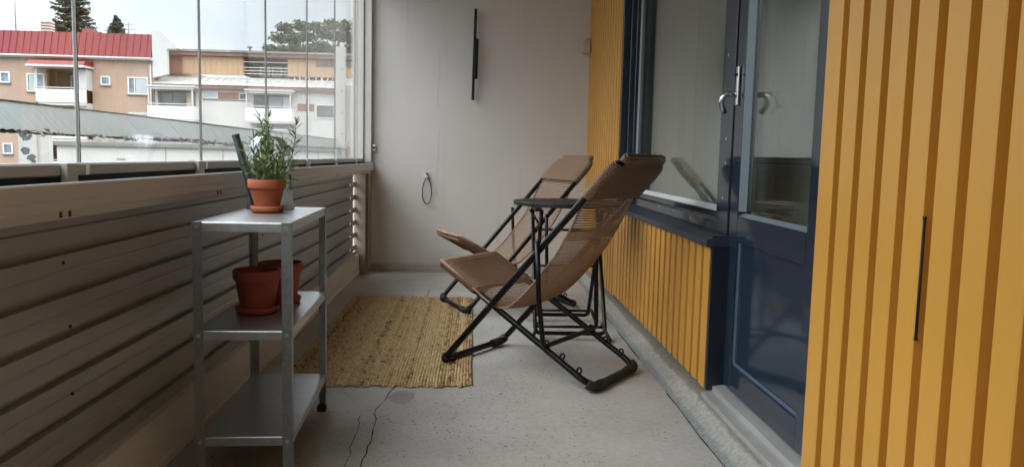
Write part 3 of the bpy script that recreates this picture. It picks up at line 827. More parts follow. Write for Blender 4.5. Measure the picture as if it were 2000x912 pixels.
# ================================================================== RUG
def rug():
    b = MB()
    nx, ln = 62, 1.98
    wd = .775 / nx
    for i in range(nx):
        tone = random.gauss(.52, .09)
        if random.random() < .10: tone -= .20
        if random.random() < .08: tone += .25
        yy = -ln / 2 + random.uniform(-.004, .004)
        seg = .022
        end = ln / 2 + random.uniform(-.004, .004)
        x = -.3875 + (i + .5) * wd
        while yy < end:
            s_ = seg * random.uniform(.75, 1.3)
            y2 = min(yy + s_, end)
            # rounded corner at the ends of the rug
            dx = min(i, nx - 1 - i) * wd
            cut = max(0, .035 - dx) * .8
            if yy < -ln / 2 + cut or y2 > ln / 2 - cut:
                yy = y2; continue
            sk = random.uniform(.002, .006) * (1 if i % 2 else -1)
            v = min(1, max(0, tone + random.gauss(0, .20)))
            h_ = .011 + random.uniform(-.0015, .0025)
            b0 = len(b.v)
            hw_ = wd * .54; ov = .0025
            wob = .0015 * math.sin(yy * 9 + i)
            A = [(x - hw_ + wob, yy - ov + sk, .003), (x + hw_ + wob, yy - ov - sk, .003), (x + hw_ + wob, y2 + ov - sk, .003), (x - hw_ + wob, y2 + ov + sk, .003)]
            B = [(x - hw_ * .5 + wob, yy + .003 + sk * .5, h_), (x + hw_ * .5 + wob, yy + .003 - sk * .5, h_), (x + hw_ * .5 + wob, y2 - .003 - sk * .5, h_), (x - hw_ * .5 + wob, y2 - .003 + sk * .5, h_)]
            b.v += A + B
            b.face([b0 + 4, b0 + 5, b0 + 6, b0 + 7], True, v)
            for j in range(4):
                k = (j + 1) % 4
                b.face([b0 + j, b0 + k, b0 + 4 + k, b0 + 4 + j], True, v)
            yy = y2
    return b
rg = rug().build('rug', M['rug'], attr='strand')
rg.location = (-.405, 4.03, .001); rg.rotation_euler = (0, 0, R(.4))
tag(rg, 'braided natural jute runner rug lying lengthwise on the concrete floor', 'rug')

# ================================================================== GALVANISED SHELF
sh = thing('shelving_unit', 'galvanised steel shelving unit with three shelves beside the parapet', 'shelf', (-.512, 2.132, 0), R(2.5))
SW, SL = .265, .64
def lleg(x, y, sx, sy):
    w_, t = .0265, .0018
    b = MB()
    pr = [(0, 0), (sx * w_, 0), (sx * w_, sy * t), (sx * t, sy * t), (sx * t, sy * w_), (0, sy * w_)]
    if sx * sy < 0: pr = pr[::-1]
    b.prism([(x + p[0], y + p[1]) for p in pr], 'z', .004, .74)
    return b
for (x, y, sx, sy) in ((0, 0, -1, 1), (-SW, 0, 1, 1), (0, SL, -1, -1), (-SW, SL, 1, -1)):
    lg = lleg(x, y, sx, sy).build('leg', M['zinc_leg'], sh)
    ft = MB(); ft.box(min(x, x + sx * .029) - .001, max(x, x + sx * .029) + .001, min(y, y + sy * .029) - .001, max(y, y + sy * .029) + .001, 0, .022)
    ft.build('foot', M['black_matt'], lg, bevel=.002)
    for z in (.727, .425, .122):
        MB().tube([(x + sx * .0135, y, z), (x + sx * .0135, y - sy * .004, z)], .0055, 10).build('bolt', M['screw'], lg)
        MB().tube([(x, y + sy * .0135, z), (x - sx * .004, y + sy * .0135, z)], .0055, 10).build('bolt', M['screw'], lg)
for z in (.74, .438, .135):
    b = MB(); x0, x1, y0_, y1_ = -SW + .0022, -.0022, .0022, SL - .0022
    r_ = .005; hgt = .026
    for (ax, pr) in (('y', None),):
        pass
    # top sheet with folded rounded lips
    b.box(x0 + .004, x1 - .004, y0_ + .004, y1_ - .004, z - .0012, z)
    for (ax, u0, u1, c, sgn) in (('y', y0_ + .004, y1_ - .004, x1, 1), ('y', y0_ + .004, y1_ - .004, x0, -1), ('x', x0 + .004, x1 - .004, y1_, 1), ('x', x0 + .004, x1 - .004, y0_, -1)):
        arc = [(c - sgn * .004, z), (c - sgn * .0022, z - .0006), (c - sgn * .0006, z - .0022), (c, z - .004), (c, z - hgt)]
        arc += [(c - sgn * .0012, z - hgt), (c - sgn * .0012, z - .005), (c - sgn * .004, z - .0012)]
        if (ax == 'y' and sgn > 0) or (ax == 'x' and sgn < 0): arc = arc[::-1]
        b.prism(arc, ax, u0, u1)
    b.build('shelf', M['zinc'], sh)

# ------------------------------------------------------------------ pots
def pot(name, label, loc, rt_, h, rb_, material, rim=.022, full=False, group=None):
    t = thing(name, label, 'plant pot' if not full else 'potted plant', loc, 0, group)
    s = .010
    pr = [(0, s), (rb_, s), (rb_ + .001, s + .003), (rt_ - .006, h - rim), (rt_ - .0055, h - rim + .001), (rt_ - .001, h - rim - .0005), (rt_, h - rim + .003),
          (rt_ + .0008, h - .004), (rt_ - .0012, h), (rt_ - .006, h), (rt_ - .008, h - .003), (rb_ - .005, s + .012), (0, s + .012)]
    q = MB(); q.lathe(pr, (0, 0, 0), 48); o = q.build('pot_body', material, t)
    es = o.modifiers.new('e', 'EDGE_SPLIT'); es.split_angle = R(50)
    sr = rb_ + .014
    q = MB(); q.lathe([(0, 0), (sr - .006, 0), (sr - .001, .004), (sr + .0025, .020), (sr - .0015, .0215), (sr - .005, .008), (0, .0075)], (0, 0, 0), 48)
    q.build('saucer', material, t)
    return t
pA = pot('potted_rosemary', 'bushy rosemary in a small orange terracotta pot on the top shelf', (-.672, 2.487, .7405), .0585, .105, .036, M['terracotta'], .027, True)
pot('terracotta_pot', 'empty dark red terracotta pot, the nearer of two on the middle shelf', (-.677, 2.385, .4385), .0715, .134, .049, M['terracotta_red'], .029)
pot('terracotta_pot', 'empty dark red terracotta pot, the farther of two, partly behind the shelf leg', (-.646, 2.548, .4385), .0715, .134, .049, M['terracotta_red'], .029)
q = MB(); q.lathe([(0, .094), (.030, .096), (.052, .092)], (0, 0, 0), 30); q.build('soil', M['soil'], pA)
rs = random.Random(11)
stm = MB(); ndl = MB()
def needle(p, d, L_, w_):
    side = d.cross(Vector((rs.uniform(-1, 1), rs.uniform(-1, 1), rs.uniform(-1, 1)))).normalized()
    bend = Vector((0, 0, rs.uniform(-.35, .25)))
    pts = []
    for k, ww in ((0, .5), (.35, 1), (.7, .8), (1, .06)):
        c = p + d * (L_ * k) + bend * (L_ * k * k)
        pts.append((c, ww * w_))
    b0 = len(ndl.v)
    for c, ww in pts:
        ndl.v += [tuple(c - side * ww), tuple(c + side * ww)]
    for k in range(3):
        ndl.face([b0 + 2 * k, b0 + 2 * k + 1, b0 + 2 * k + 3, b0 + 2 * k + 2], True)
def rosem(base, tip, curve, nseg, dens):
    P = []
    for k in range(nseg + 1):
        t = k / nseg
        c = base.lerp(tip, t) + curve * math.sin(t * math.pi) + Vector((rs.uniform(-.002, .002), rs.uniform(-.002, .002), 0))
        P.append(c)
    stm.tube(P, [.0022 * (1 - .6 * k / nseg) for k in range(nseg + 1)], 5)
    L_ = (tip - base).length
    n_ = int(L_ / .0062 * dens)
    for k in range(n_):
        t = (k + 1) / n_
        i = min(int(t * nseg), nseg - 1); f_ = t * nseg - i
        c = P[i].lerp(P[i + 1], f_); ax = (P[i + 1] - P[i]).normalized()
        for j in range(2):
            a = rs.uniform(0, 6.283)
            o_ = Vector((math.cos(a), math.sin(a), 0)); o_ = (o_ - ax * o_.dot(ax)).normalized()
            spread = rs.uniform(.65, 1.25) if t < .93 else rs.uniform(.2, .6)
            d = (o_ * spread + ax * rs.uniform(.5, 1.0)).normalized()
            needle(c, d, rs.uniform(.022, .046) * (1 - .25 * t), rs.uniform(.0016, .0024))
Z0 = .105
mains = [((-.005, 0, Z0), (.004, .0, .338), (.006, 0, 0)), ((.0, .01, Z0), (-.030, .02, .335), (.01, 0, 0)), ((.01, 0, Z0), (.014, -.02, .27), (.0, 0, 0)),
         ((.02, .01, Z0), (.088, .01, .315), (.022, 0, -.01)), ((-.02, 0, Z0), (-.078, .02, .225), (-.004, 0, -.012)), ((-.01, .01, Z0), (-.05, .03, .26), (-.012, 0, 0)),
         ((.02, -.01, Z0), (.062, -.03, .22), (.012, 0, 0)), ((.0, -.02, Z0), (.012, -.055, .22), (0, -.01, 0)), ((-.02, -.02, Z0), (-.05, -.045, .19), (-.01, 0, 0)),
         ((.01, .02, Z0), (.04, .05, .25), (0, .01, 0)), ((-.02, .02, Z0), (-.04, .05, .21), (0, .01, 0)), ((.03, 0, Z0), (.085, .0, .17), (.012, 0, .012)),
         ((.0, 0, Z0), (-.012, -.01, .29), (-.008, 0, 0)), ((.035, -.01, Z0), (.078, -.03, .098), (.016, 0, .022)), ((-.01, -.01, Z0), (.03, -.01, .19), (.01, 0, 0)),
         ((-.015, -.02, Z0), (-.02, -.04, .17), (0, 0, 0)), ((.02, .0, Z0), (.05, .02, .21), (.01, 0, 0)), ((0, .015, Z0), (.01, .03, .24), (0, .01, 0)),
         ((-.02, 0, Z0), (-.045, .02, .165), (-.004, 0, .01)), ((.015, -.025, Z0), (.045, -.05, .155), (0, 0, .01))]
for b_, t_, c_ in mains:
    t_ = (t_[0], t_[1], .094 + (t_[2] - .105) * .93)
    rosem(Vector((b_[0], b_[1], .093)), Vector(t_), Vector(c_), 7, .95)
stm.build('stem', M['stem'], pA)
ndl.build('foliage', M['needle'], pA)

# ------------------------------------------------------------------ watering can
wc = thing('watering_can', 'galvanised watering can with long dark spout behind the rosemary pot', 'watering can', (-.706, 2.655, .7405))
q = MB(); q.lathe([(0, .001), (.078, 0), (.079, .003), (.074, .03), (.060, .118), (.0605, .122), (.057, .122), (.057, .117), (.068, .03), (0, .006)], (0, 0, 0), 56)
q.build('body', M['zinc_can'], wc)
# broad strap handle
def strap(path, w_, t_):
    b = MB(); n_ = len(path)
    for i, p in enumerate(path):
        p = Vector(p); a = Vector(path[max(i - 1, 0)]); c = Vector(path[min(i + 1, n_ - 1)])
        d = (c - a).normalized(); nn = Vector((-d.z, 0, d.x))
        for (u, v) in ((-w_, -t_), (w_, -t_), (w_, t_), (-w_, t_)):
            b.v.append(tuple(p + Vector((0, u, 0)) + nn * v))
        if i:
            k0 = 4 * (i - 1); k1 = 4 * i
            for j in range(4):
                k = (j + 1) % 4; b.face([k0 + j, k1 + j, k1 + k, k0 + k], False)
    b.face([0, 1, 2, 3]); b.face([4 * (n_ - 1) + j for j in (3, 2, 1, 0)])
    return b
path = fillet([(-.058, 0, .085), (-.060, 0, .20), (-.045, 0, .243), (.030, 0, .243), (.060, 0, .20), (.064, 0, .05)], .04, 8)
hd = strap([tuple(p) for p in path], .030, .0009).build('handle', M['zinc_can'], wc); hd.rotation_euler = (0, 0, R(38))
q = MB(); q.tube([(-.030, -.062, .020), (-.055, -.06, .10), (-.098, -.055, .243)], [.017, .0145, .0120], 18, caps=False)
q.tube([(-.0965, -.055, .239), (-.0985, -.055, .246)], [.0132, .0132], 18, caps=False)
q.build('spout', M['zinc_dark'], wc)

# ================================================================== FOLDING DECK CHAIRS
W = .47
def c3(s, w_, z): return (s, -w_, z)      # local: +x forward, width along -y, z up
def make_chair(label, loc, ang):
    t = thing('deck_chair', label, 'deck chair', loc, ang, 'folding deck chairs with woven slings')
    rA, rB = .0142, .0135
    # frame A : front foot -> headrest
    A0, A1 = (.735, .024), (-.085, .925)
    pts = fillet([c3(A0[0], 0, A0[1]), c3(A1[0], 0, A1[1]), c3(A1[0], W, A1[1]), c3(A0[0], W, A0[1])], [.0, .10, .10, 0], 8, closed=False)
    loop = fillet([c3(A0[0], 0, A0[1]), c3(A1[0], 0, A1[1]), c3(A1[0], W, A1[1]), c3(A0[0], W, A0[1])], [.065, .095, .095, .065], 8, closed=True)
    MB().tube(loop, rA, 12, closed=True).build('long_frame', M['black_tube'], t)
    B0, B1 = (0.0, .024), (.768, .452)
    i0, i1 = .030, W - .030
    loop = fillet([c3(B0[0], i0, B0[1]), c3(B1[0], i0, B1[1]), c3(B1[0], i1, B1[1]), c3(B0[0], i1, B0[1])], [.075, .03, .03, .075], 8, closed=True)
    MB().tube(loop, rB, 12, closed=True).build('short_frame', M['black_tube'], t)
    # rubber sleeves on the foot corners
    for (s, z, dirv, wa, wb_) in ((A0[0], A0[1], -1, 0, W), (B0[0], B0[1], 1, i0, i1)):
        for wq, sg in ((wa, 1), (wb_, -1)):
            k = .0 if True else 0
            up_ = Vector((dirv * .52, 0, .58)) if dirv < 0 else Vector((.49, 0, .28))
            up_ = up_.normalized()
            c = Vector(c3(s, wq, z))
            path_ = fillet([c + up_ * .07, c, c + Vector((0, -sg * .085, 0))], .065, 8)
            path_ = path_[2:]
            MB().tube(path_, .0205, 12).build('foot_cap', M['black_matt'], t)
    # thick sleeve on the rear floor bar
    MB().tube([c3(0, i0 + .07, .0215), c3(0, i1 - .07, .0215)], .0185, 12).build('floor_bar_sleeve', M['black_matt'], t)
    # pivot bolts
    for w_ in (-.014, W + .014):
        MB().tube([c3(.495, w_ - .004, .298), c3(.495, w_ + .004, .298)], .0055, 10).build('pivot_bolt', M['screw'], t)
        MB().tube([c3(.243, w_ + (-.022 if w_ < 0 else .014), .600), c3(.243, w_ + (-.014 if w_ < 0 else .022), .600)], .0055, 10).build('pivot_bolt', M['screw'], t)
    # prop frame
    pr = fillet([c3(.243, -.024, .600), c3(.232, -.018, .36), c3(.215, .000, .163), c3(.215, W, .163), c3(.232, W + .018, .36), c3(.243, W + .024, .600)], [0, .05, .03, .03, .05, 0], 6)
    MB().tube(pr, .0105, 10).build('prop_frame', M['black_tube'], t)
    # catches along the short frame
    sx = (B1[0] - B0[0]); sz = (B1[1] - B0[1]); L_ = math.hypot(sx, sz); ux, uz = sx / L_, sz / L_
    for s in (.062, .142, .218):
        for w_ in (i0 + .010, i1 - .010):
            base_ = Vector((ux * s / ux, 0, .024 + uz * s / ux))
            hp_ = []
            for k in range(11):
                a = R(-60 + 27 * k)
                hp_.append((base_.x + .004 - .010 * math.cos(a) * .9, -w_, base_.z + .025 + .0105 * math.sin(a)))
            q = MB(); q.tube([(base_.x + .004, -w_, base_.z + .006)] + hp_, .0042, 7)
            q.build('catch', M['black_tube'], t)
    # ---- woven sling
    key = [(.585, .366), (.53, .329), (.48, .304), (.44, .296), (.40, .304), (.35, .343), (.305, .387), (.265, .433), (.215, .493), (.17, .553), (.135, .612), (.104, .667), (.07, .735), (.035, .797)]
    def cr(P, n_):
        o_ = []
        for i in range(len(P) - 1):
            p0 = Vector(P[max(i - 1, 0)]); p1 = Vector(P[i]); p2 = Vector(P[i + 1]); p3 = Vector(P[min(i + 2, len(P) - 1)])
            for k in range(n_):
                u = k / n_
                o_.append(.5 * ((2 * p1) + (p2 - p0) * u + (2 * p0 - 5 * p1 + 4 * p2 - p3) * u * u + (3 * p1 - p0 - 3 * p2 + p3) * u ** 3))
        o_.append(Vector(P[-1])); return o_
    curve = cr(key, 24)
    cum = [0]
    for i in range(1, len(curve)): cum.append(cum[-1] + (curve[i] - curve[i - 1]).length)
    rr = random.Random(3)
    sg_ = MB(); d = 0; i = 0; sp = .0112
    while d < cum[-1]:
        while i < len(cum) - 2 and cum[i + 1] < d: i += 1
        u = (d - cum[i]) / max(1e-9, cum[i + 1] - cum[i])
        p = curve[i].lerp(curve[i + 1], u)
        tg = (curve[i + 1] - curve[i]).normalized(); nn = Vector((-tg.y, tg.x))      # towards sitter's back side?
        if nn.y > 0: nn = -nn
        edge = min(1, d / .08, (cum[-1] - d) / .08)
        sag = .016 * edge
        jit = rr.uniform(-.0008, .0008)
        P = []
        for k in range(9):
            w_ = .012 + (W - .024) * k / 8
            b_ = 1 - (2 * k / 8 - 1) ** 2
            P.append((p.x + nn.x * sag * b_ + jit * b_, -w_, p.y + nn.y * sag * b_))
        sg_.tube(P, .0034, 5, caps=False)
        d += sp if not (.60 < d < .66) else sp * .8
    so_ = sg_.build('woven_sling', M['cord'], t)
    q = MB()
    for w_ in (.010, W - .010):
        MB().tube([(c.x, -w_, c.y) for c in curve[::4]], .0048, 7).build('edge_cord', M['cord_edge'], so_)
    # wrapped head cushion and wrapped seat front: closed cord loops round both side tubes
    def wrap(p0, p1, w0, w1, th0, r_, sp_, Rc=0, bow0=0):
        b = MB(); p0 = Vector(p0); p1 = Vector(p1); L2 = (p1 - p0).length; n_ = int(L2 / sp_)
        tg = (p1 - p0).normalized(); nn = Vector((-tg.y, tg.x))
        for k in range(n_ + 1):
            dd = L2 * k / n_; c = p0.lerp(p1, dd / L2)
            rem = L2 - dd; ins = 0
            cf = 0; th_ = th0
            over = max(0, .006 - rem)
            th_ = th0 * math.sqrt(max(.05, 1 - (over / .008) ** 2))
            if Rc:
                rem = max(0, rem - .034)
                if rem < Rc: ins = .70 * Rc * (1 - math.sqrt(rem / Rc)) ** 2; cf = (1 - rem / Rc) * 1.6
            a0, a1 = w0 + ins, w1 - ins
            bow = bow0 * min(1, max(0, (L2 - dd - .03)) / .05)
            P = []
            j1 = rr.uniform(-.001, .001)
            for q_ in range(8):
                w_ = a0 + (a1 - a0) * q_ / 7; bb = 1 - (2 * q_ / 7 - 1) ** 2
                P.append((c.x + nn.x * (th_ - bow * bb) + j1, -w_, c.y + nn.y * (th_ - bow * bb)))
            P.append((c.x, -(a1 + th_ * (1 + .35 * cf)), c.y))
            for q_ in range(8):
                w_ = a1 - (a1 - a0) * q_ / 7; bb = 1 - (2 * q_ / 7 - 1) ** 2
                P.append((c.x - nn.x * (th_ - bow * .6 * bb) + j1, -w_, c.y - nn.y * (th_ - bow * .6 * bb)))
            P.append((c.x, -(a0 - th_ * (1 + .35 * cf)), c.y))
            b.tube(P, r_, 5, closed=True)
        return b
    # direction of frame A
    uA = Vector((A1[0] - A0[0], A1[1] - A0[1])); uA.normalize()
    top = Vector(A1) + uA * .030
    wrap(Vector((.040, .788)), top, .0, W, .0185, .0034, .0080, Rc=.095).build('head_wrap', M['cord'], t)
    uB = Vector((B1[0] - B0[0], B1[1] - B0[1])).normalized()
    st = Vector(B1) - uB * .205; en = Vector(B1) + uB * .010
    wrap(st, en, i0, i1, .0175, .0037, .0098, bow0=.012).build('seat_wrap', M['cord'], t)
    q = MB()
    ends = [Vector((B1[0] + .016, -i0 + .004, B1[1] + .012)), Vector((B1[0] + .016, -i1 - .004, B1[1] + .012))]
    q.tube(ends, .006, 8)
    for w_ in (i0 - .008, i1 + .008):
        q.tube([(st.x, -w_, st.y + .012), (en.x, -w_, en.y + .012)], .0055, 8)
    q.build('seat_edge_cord', M['cord_edge'], t)
    return t
chair = make_chair('nearer brown woven deck chair with black tube frame, seen from behind', (.453, 2.961, 0), R(144))
chair2 = copy_tree(chair)
chair2.location = (.633, 4.73, 0); chair2.rotation_euler = (0, 0, R(201))
chair2['label'] = 'farther brown woven deck chair beyond the round table, by the end wall'

# ================================================================== ROUND TABLE
tb_ = thing('folding_table', 'round black slatted folding table between the two deck chairs', 'table', (.49, 4.15, 0))
rad = .298; nb = 7; pw = 2 * rad / nb
tt = MB()
for i in range(nb):
    a0 = -rad + i * pw + .002; a1 = -rad + (i + 1) * pw - .002
    P = []
    ns = 8
    for k in range(ns + 1):
        y = a0 + (a1 - a0) * k / ns; P.append((math.sqrt(max(.0004, rad * rad - y * y)), y))
    for k in range(ns + 1):
        y = a1 + (a0 - a1) * k / ns; P.append((-math.sqrt(max(.0004, rad * rad - y * y)), y))
    tt.prism(P, 'z', .682, .703)
tt.build('tabletop', M['black_wood'], tb_, bevel=.003)
q = MB()
q.box(-.20, -.165, -.27, .27, .662, .6815).build('batten', M['black_wood'], tb_, bevel=.002)
q = MB(); q.box(.165, .20, -.27, .27, .662, .6815).build('batten', M['black_wood'], tb_, bevel=.002)
def fr_leg(xw, yt, yb, zt=.660):
    p = fillet([(-xw, yt, zt), (-xw, yb, .035), (xw, yb, .035), (xw, yt, zt)], .03, 5)
    return MB().tube(p, .0108, 9)
fr_leg(.158, -.16, .215).build('leg_frame', M['black_tube'], tb_)
fr_leg(.182, .17, -.255).build('leg_frame', M['black_tube'], tb_)
for p_, q_, r_ in (((-.158, .205, .062), (.158, .205, .062), .0075), ((-.182, -.235, .065), (.182, -.235, .065), .0075), ((-.17, 0, .35), (.17, 0, .35), .006), ((-.165, .02, .545), (.19, .02, .545), .007)):
    MB().tube([p_, q_], r_, 7).build('stretcher', M['black_tube'], tb_)
for sx in (-1, 1):
    q = MB(); q.tube([(sx * .215, -.10, .662), (sx * .165, -.11, .585), (sx * .160, -.115, .50)], .0065, 8); q.build('brace', M['black_tube'], tb_)
    for y in (-.255, .215):
        q = MB(); q.tube([(sx * .17, y + (.05 if y < 0 else -.05), .075), (sx * .20, y - (.06 if y < 0 else -.02), .012)], .009, 8)
        q.build('foot', M['black_matt'], tb_)

# ================================================================== THE STREET SIDE
D = 60.0
M['pink'] = mat('pinkish beige render', (.44, .315, .245), .9, var=.07, scale=.6, bump=.1)
M['redroof'] = mat('red sheet metal roof', (.19, .012, .019), .5, var=.12, scale=.5, stretch=(1, 1, 3))
M['fascia'] = mat('white fascia', (.56, .57, .57), .7, var=.05)
M['white_wall'] = mat('white render', (.66, .645, .62), .9, var=.07, scale=.5)
M['panel_white'] = mat('white balcony panel', (.78, .79, .79), .6, var=.03)
M['wframe'] = mat('white window frame', (.72, .72, .70), .6)
def pane_mat(name, col):
    mt, n, b = new_mat(name)
    b.inputs['Base Color'].default_value = (*col, 1); b.inputs['Roughness'].default_value = .06
    b.inputs['Specular IOR Level'].default_value = .9
    t = n.nodes.new('ShaderNodeTexCoord'); z = n.nodes.new('ShaderNodeTexNoise'); z.inputs['Scale'].default_value = .9
    n.links.new(t.outputs['Object'], z.inputs[0])
    r = n.nodes.new('ShaderNodeValToRGB'); r.color_ramp.elements[0].color = (*[c * .7 for c in col], 1); r.color_ramp.elements[1].color = (*[min(1, c * 1.4) for c in col], 1)
    r.color_ramp.elements[0].position = .4; r.color_ramp.elements[1].position = .6
    n.links.new(z.outputs[0], r.inputs[0]); n.links.new(r.outputs[0], b.inputs['Base Color'])
    return mt
M['pane_blue'] = pane_mat('window pane blue', (.19, .25, .34))
M['pane_dark'] = pane_mat('window pane dark', (.12, .13, .13))
M['blind'] = mat('pale blind', (.45, .52, .55), .7, var=.05)
M['wood'] = mat('orange wood cladding', (.52, .345, .215), .8, var=.12, scale=3, stretch=(4, 1, .2))
M['brownpanel'] = mat('brown panel', (.30, .15, .105), .8, var=.06)
M['greyroof'] = mat('grey sheet roof', (.42, .42, .41), .6, var=.25, scale=1.2, stretch=(3, 1, 1))
M['brownfascia'] = mat('brown fascia', (.22, .13, .105), .8, var=.2, scale=2)
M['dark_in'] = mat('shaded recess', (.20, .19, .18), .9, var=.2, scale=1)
M['yel_in'] = mat('cream door', (.60, .53, .36), .8)
M['greyband'] = mat('grey roof edge', (.20, .20, .20), .8, var=.12, scale=1)
M['lightwall'] = mat('light concrete wall', (.60, .60, .58), .9, var=.06, scale=.8)

bA = thing('apartment_building', 'pinkish beige apartment block with red metal roof across the yard', 'building', (-30, D, -6.4))
AO = Vector((-30, D, -6.4))
def ab(b, x0, x1, y0, y1, z0, z1, O=AO):
    return b.box(x0 - O.x, x1 - O.x, y0 - O.y, y1 - O.y, z0 - O.z, z1 - O.z)
# facade with real openings is built from strips between the balcony recess
q = MB(); ab(q, -44, -32.45, D, D + .3, -6.4, 7.45); ab(q, -29.65, -24.55, D, D + .3, -6.4, 7.45)
ab(q, -44, -24.55, D + 1.6, D + 12, -6.4, 7.44); ab(q, -32.449, -29.651, D, D + .3, 6.67, 7.449)
q.build('wall', M['pink'], bA)
q = MB(); ab(q, -44.2, -24.45, D - .35, D + .2, 7.45, 7.66); q.build('fascia', M['fascia'], bA)
# mansard roof with standing seams
q = MB(); P = [(D - .4 - AO.y, 7.66 - AO.z), (D + .1 - AO.y, 9.42 - AO.z), (D + 2.2 - AO.y, 9.5 - AO.z), (D + 2.2 - AO.y, 7.66 - AO.z)]
q.prism(P, 'x', -44.2 - AO.x, -24.6 - AO.x)
rfA = q.build('roof', M['redroof'], bA)
q = MB(); x = -44.0
while x < -24.7:
    q.prism([(D - .43 - AO.y, 7.69 - AO.z), (D + .06 - AO.y, 9.45 - AO.z), (D + .14 - AO.y, 9.43 - AO.z), (D - .35 - AO.y, 7.66 - AO.z)], 'x', x - AO.x, x + .05 - AO.x)
    x += .5
q.build('seam', M['redroof'], rfA)
q = MB(); q.prism([(x_ - AO.x, z_ - AO.z) for x_, z_ in ((-24.55, 6.2), (-23.46, 6.5), (-23.46, 8.36), (-22.5, 8.41), (-23.9, 9.66), (-24.55, 9.68))], 'y', -.25, .12)
q.build('fire_wall', M['fascia'], bA)
q = MB(); ab(q, -34.65, -33.95, D + 3.5, D + 4.1, 7.45, 10.72)
ch = q.build('chimney', mat('striped chimney', (.34, .20, .18), .8, var=.2), rfA)
q = MB()
for k in range(6): ab(q, -34.70, -33.90, D + 3.45, D + 4.15, 9.5 + k * .22, 9.59 + k * .22)
q.build('band', M['fascia'], ch)
q = MB(); ab(q, -30.1, -29.3, D + .7, D + 1.4, 9.3, 9.80); q.build('roof_vent', mat('brown vent', (.25, .10, .09), .8), rfA)
def window(par, O, x0, x1, z0, z1, y, pane, mull=(), fw_=.10, frame=None, blind=None):
    b = MB()
    for (a, c, d_, e__) in ((x0, x1, z0, z0 + fw_), (x0, x1, z1 - fw_, z1), (x0, x0 + fw_, z0 + fw_, z1 - fw_), (x1 - fw_, x1, z0 + fw_, z1 - fw_)):
        ab(b, a, c, y - .06, y + .02, d_, e__, O)
    for m_ in mull: ab(b, m_ - .04, m_ + .04, y - .05, y + .02, z0 + fw_, z1 - fw_, O)
    w_ = b.build('window', frame or M['wframe'], par)
    b = MB(); ab(b, x0 + fw_, x1 - fw_, y - .012, y - .004, z0 + fw_, z1 - fw_, O); b.build('pane', pane, w_)
    if blind:
        b = MB(); ab(b, blind[0], blind[1], y - .03, y - .02, z0 + fw_ + .02, z1 - fw_ - .02, O); b.build('blind', M['blind'], w_)
    return w_
for dz in (0, -2.65, -5.3, -7.95):
    window(bA, AO, -33.9, -32.58, 4.96 + dz, 6.32 + dz, D, M['pane_blue'], (-33.3,), blind=(-33.75, -33.3))
    window(bA, AO, -35.85, -35.1, 5.57 + dz, 6.38 + dz, D, M['pane_blue'])
    window(bA, AO, -28.5, -27.77, 5.58 + dz, 6.26 + dz, D, M['pane_blue'])
    window(bA, AO, -26.5, -25.0, 4.95 + dz, 6.24 + dz, D, M['pane_blue'], (-26.0,), blind=(-25.9, -25.15))
    window(bA, AO, -39.5, -38.0, 4.96 + dz, 6.3 + dz, D, M['pane_blue'], (-38.9,))
q = MB(); q.tube([(-24.75 - AO.x, -.12, .1), (-24.75 - AO.x, -.12, 13.6)], .07, 8); q.build('drainpipe', M['fascia'], bA)
q = MB(); q.tube([(-44 - AO.x, -.42, 13.98), (-24.6 - AO.x, -.42, 13.98)], .08, 8); q.build('gutter', M['fascia'], bA)
for dz in (0, -2.65, -5.3, -7.95):
    for x0, x1, z_ in ((-33.95, -32.55, 4.90), (-28.55, -27.72, 5.52), (-26.55, -24.98, 4.89), (-35.9, -35.05, 5.5)):
        q = MB(); ab(q, x0, x1, D - .12, D - .001, z_ + dz - .02, z_ + dz + .05); q.build('window_sill', M['greyband'], bA)
# stacked balconies in the recess
for i, dz in enumerate((0, -2.65, -5.3, -7.95)):
    bal = MB(); ab(bal, -32.75, -29.1, D - 1.1, D + 1.6, 3.95 + dz, 4.12 + dz, AO)
    bo = bal.build('balcony', M['fascia'], bA)
    q = MB(); ab(q, -32.6, -29.15, D - 1.15, D - 1.05, 4.16 + dz, 5.10 + dz); ab(q, -29.2, -29.1, D - 1.04, D, 4.16 + dz, 5.1 + dz); ab(q, -32.6, -32.5, D - 1.04, D, 4.16 + dz, 5.1 + dz)
    q.build('front_panel', M['panel_white'], bo)
    q = MB(); ab(q, -32.62, -29.1, D - 1.14, D - 1.08, 5.20 + dz, 5.27 + dz); q.build('handrail', M['alu'], bo)
    q = MB(); ab(q, -32.7, -32.55, D - 1.1, D - .98, 4.13 + dz, 6.85 + dz); ab(q, -30.0, -29.1, D - .9, D - .02, 4.13 + dz, 6.6 + dz); q.build('side_post', M['yel_in'] if i == 9 else M['fascia'], bo)
    q = MB(); ab(q, -32.44, -29.66, D + 1.45, D + 1.59, 4.13 + dz, 6.6 + dz); q.build('back_wall', M['dark_in'], bo)
    window(bA, AO, -31.4, -30.3, 4.3 + dz, 6.35 + dz, D + 1.40, M['pane_dark'], (-30.9,))
q = MB(); q.prism([(D - 1.5 - AO.y, 6.86 - AO.z), (D - 1.2 - AO.y, 7.16 - AO.z), (D - .01 - AO.y, 7.3 - AO.z), (D - .01 - AO.y, 6.86 - AO.z)], 'x', -33.1 - AO.x, -29.0 - AO.x)
cn = q.build('canopy', M['redroof'], bA)
q = MB(); ab(q, -33.15, -28.95, D - 1.52, D - .02, 6.70, 6.855); q.build('edge', M['fascia'], cn)

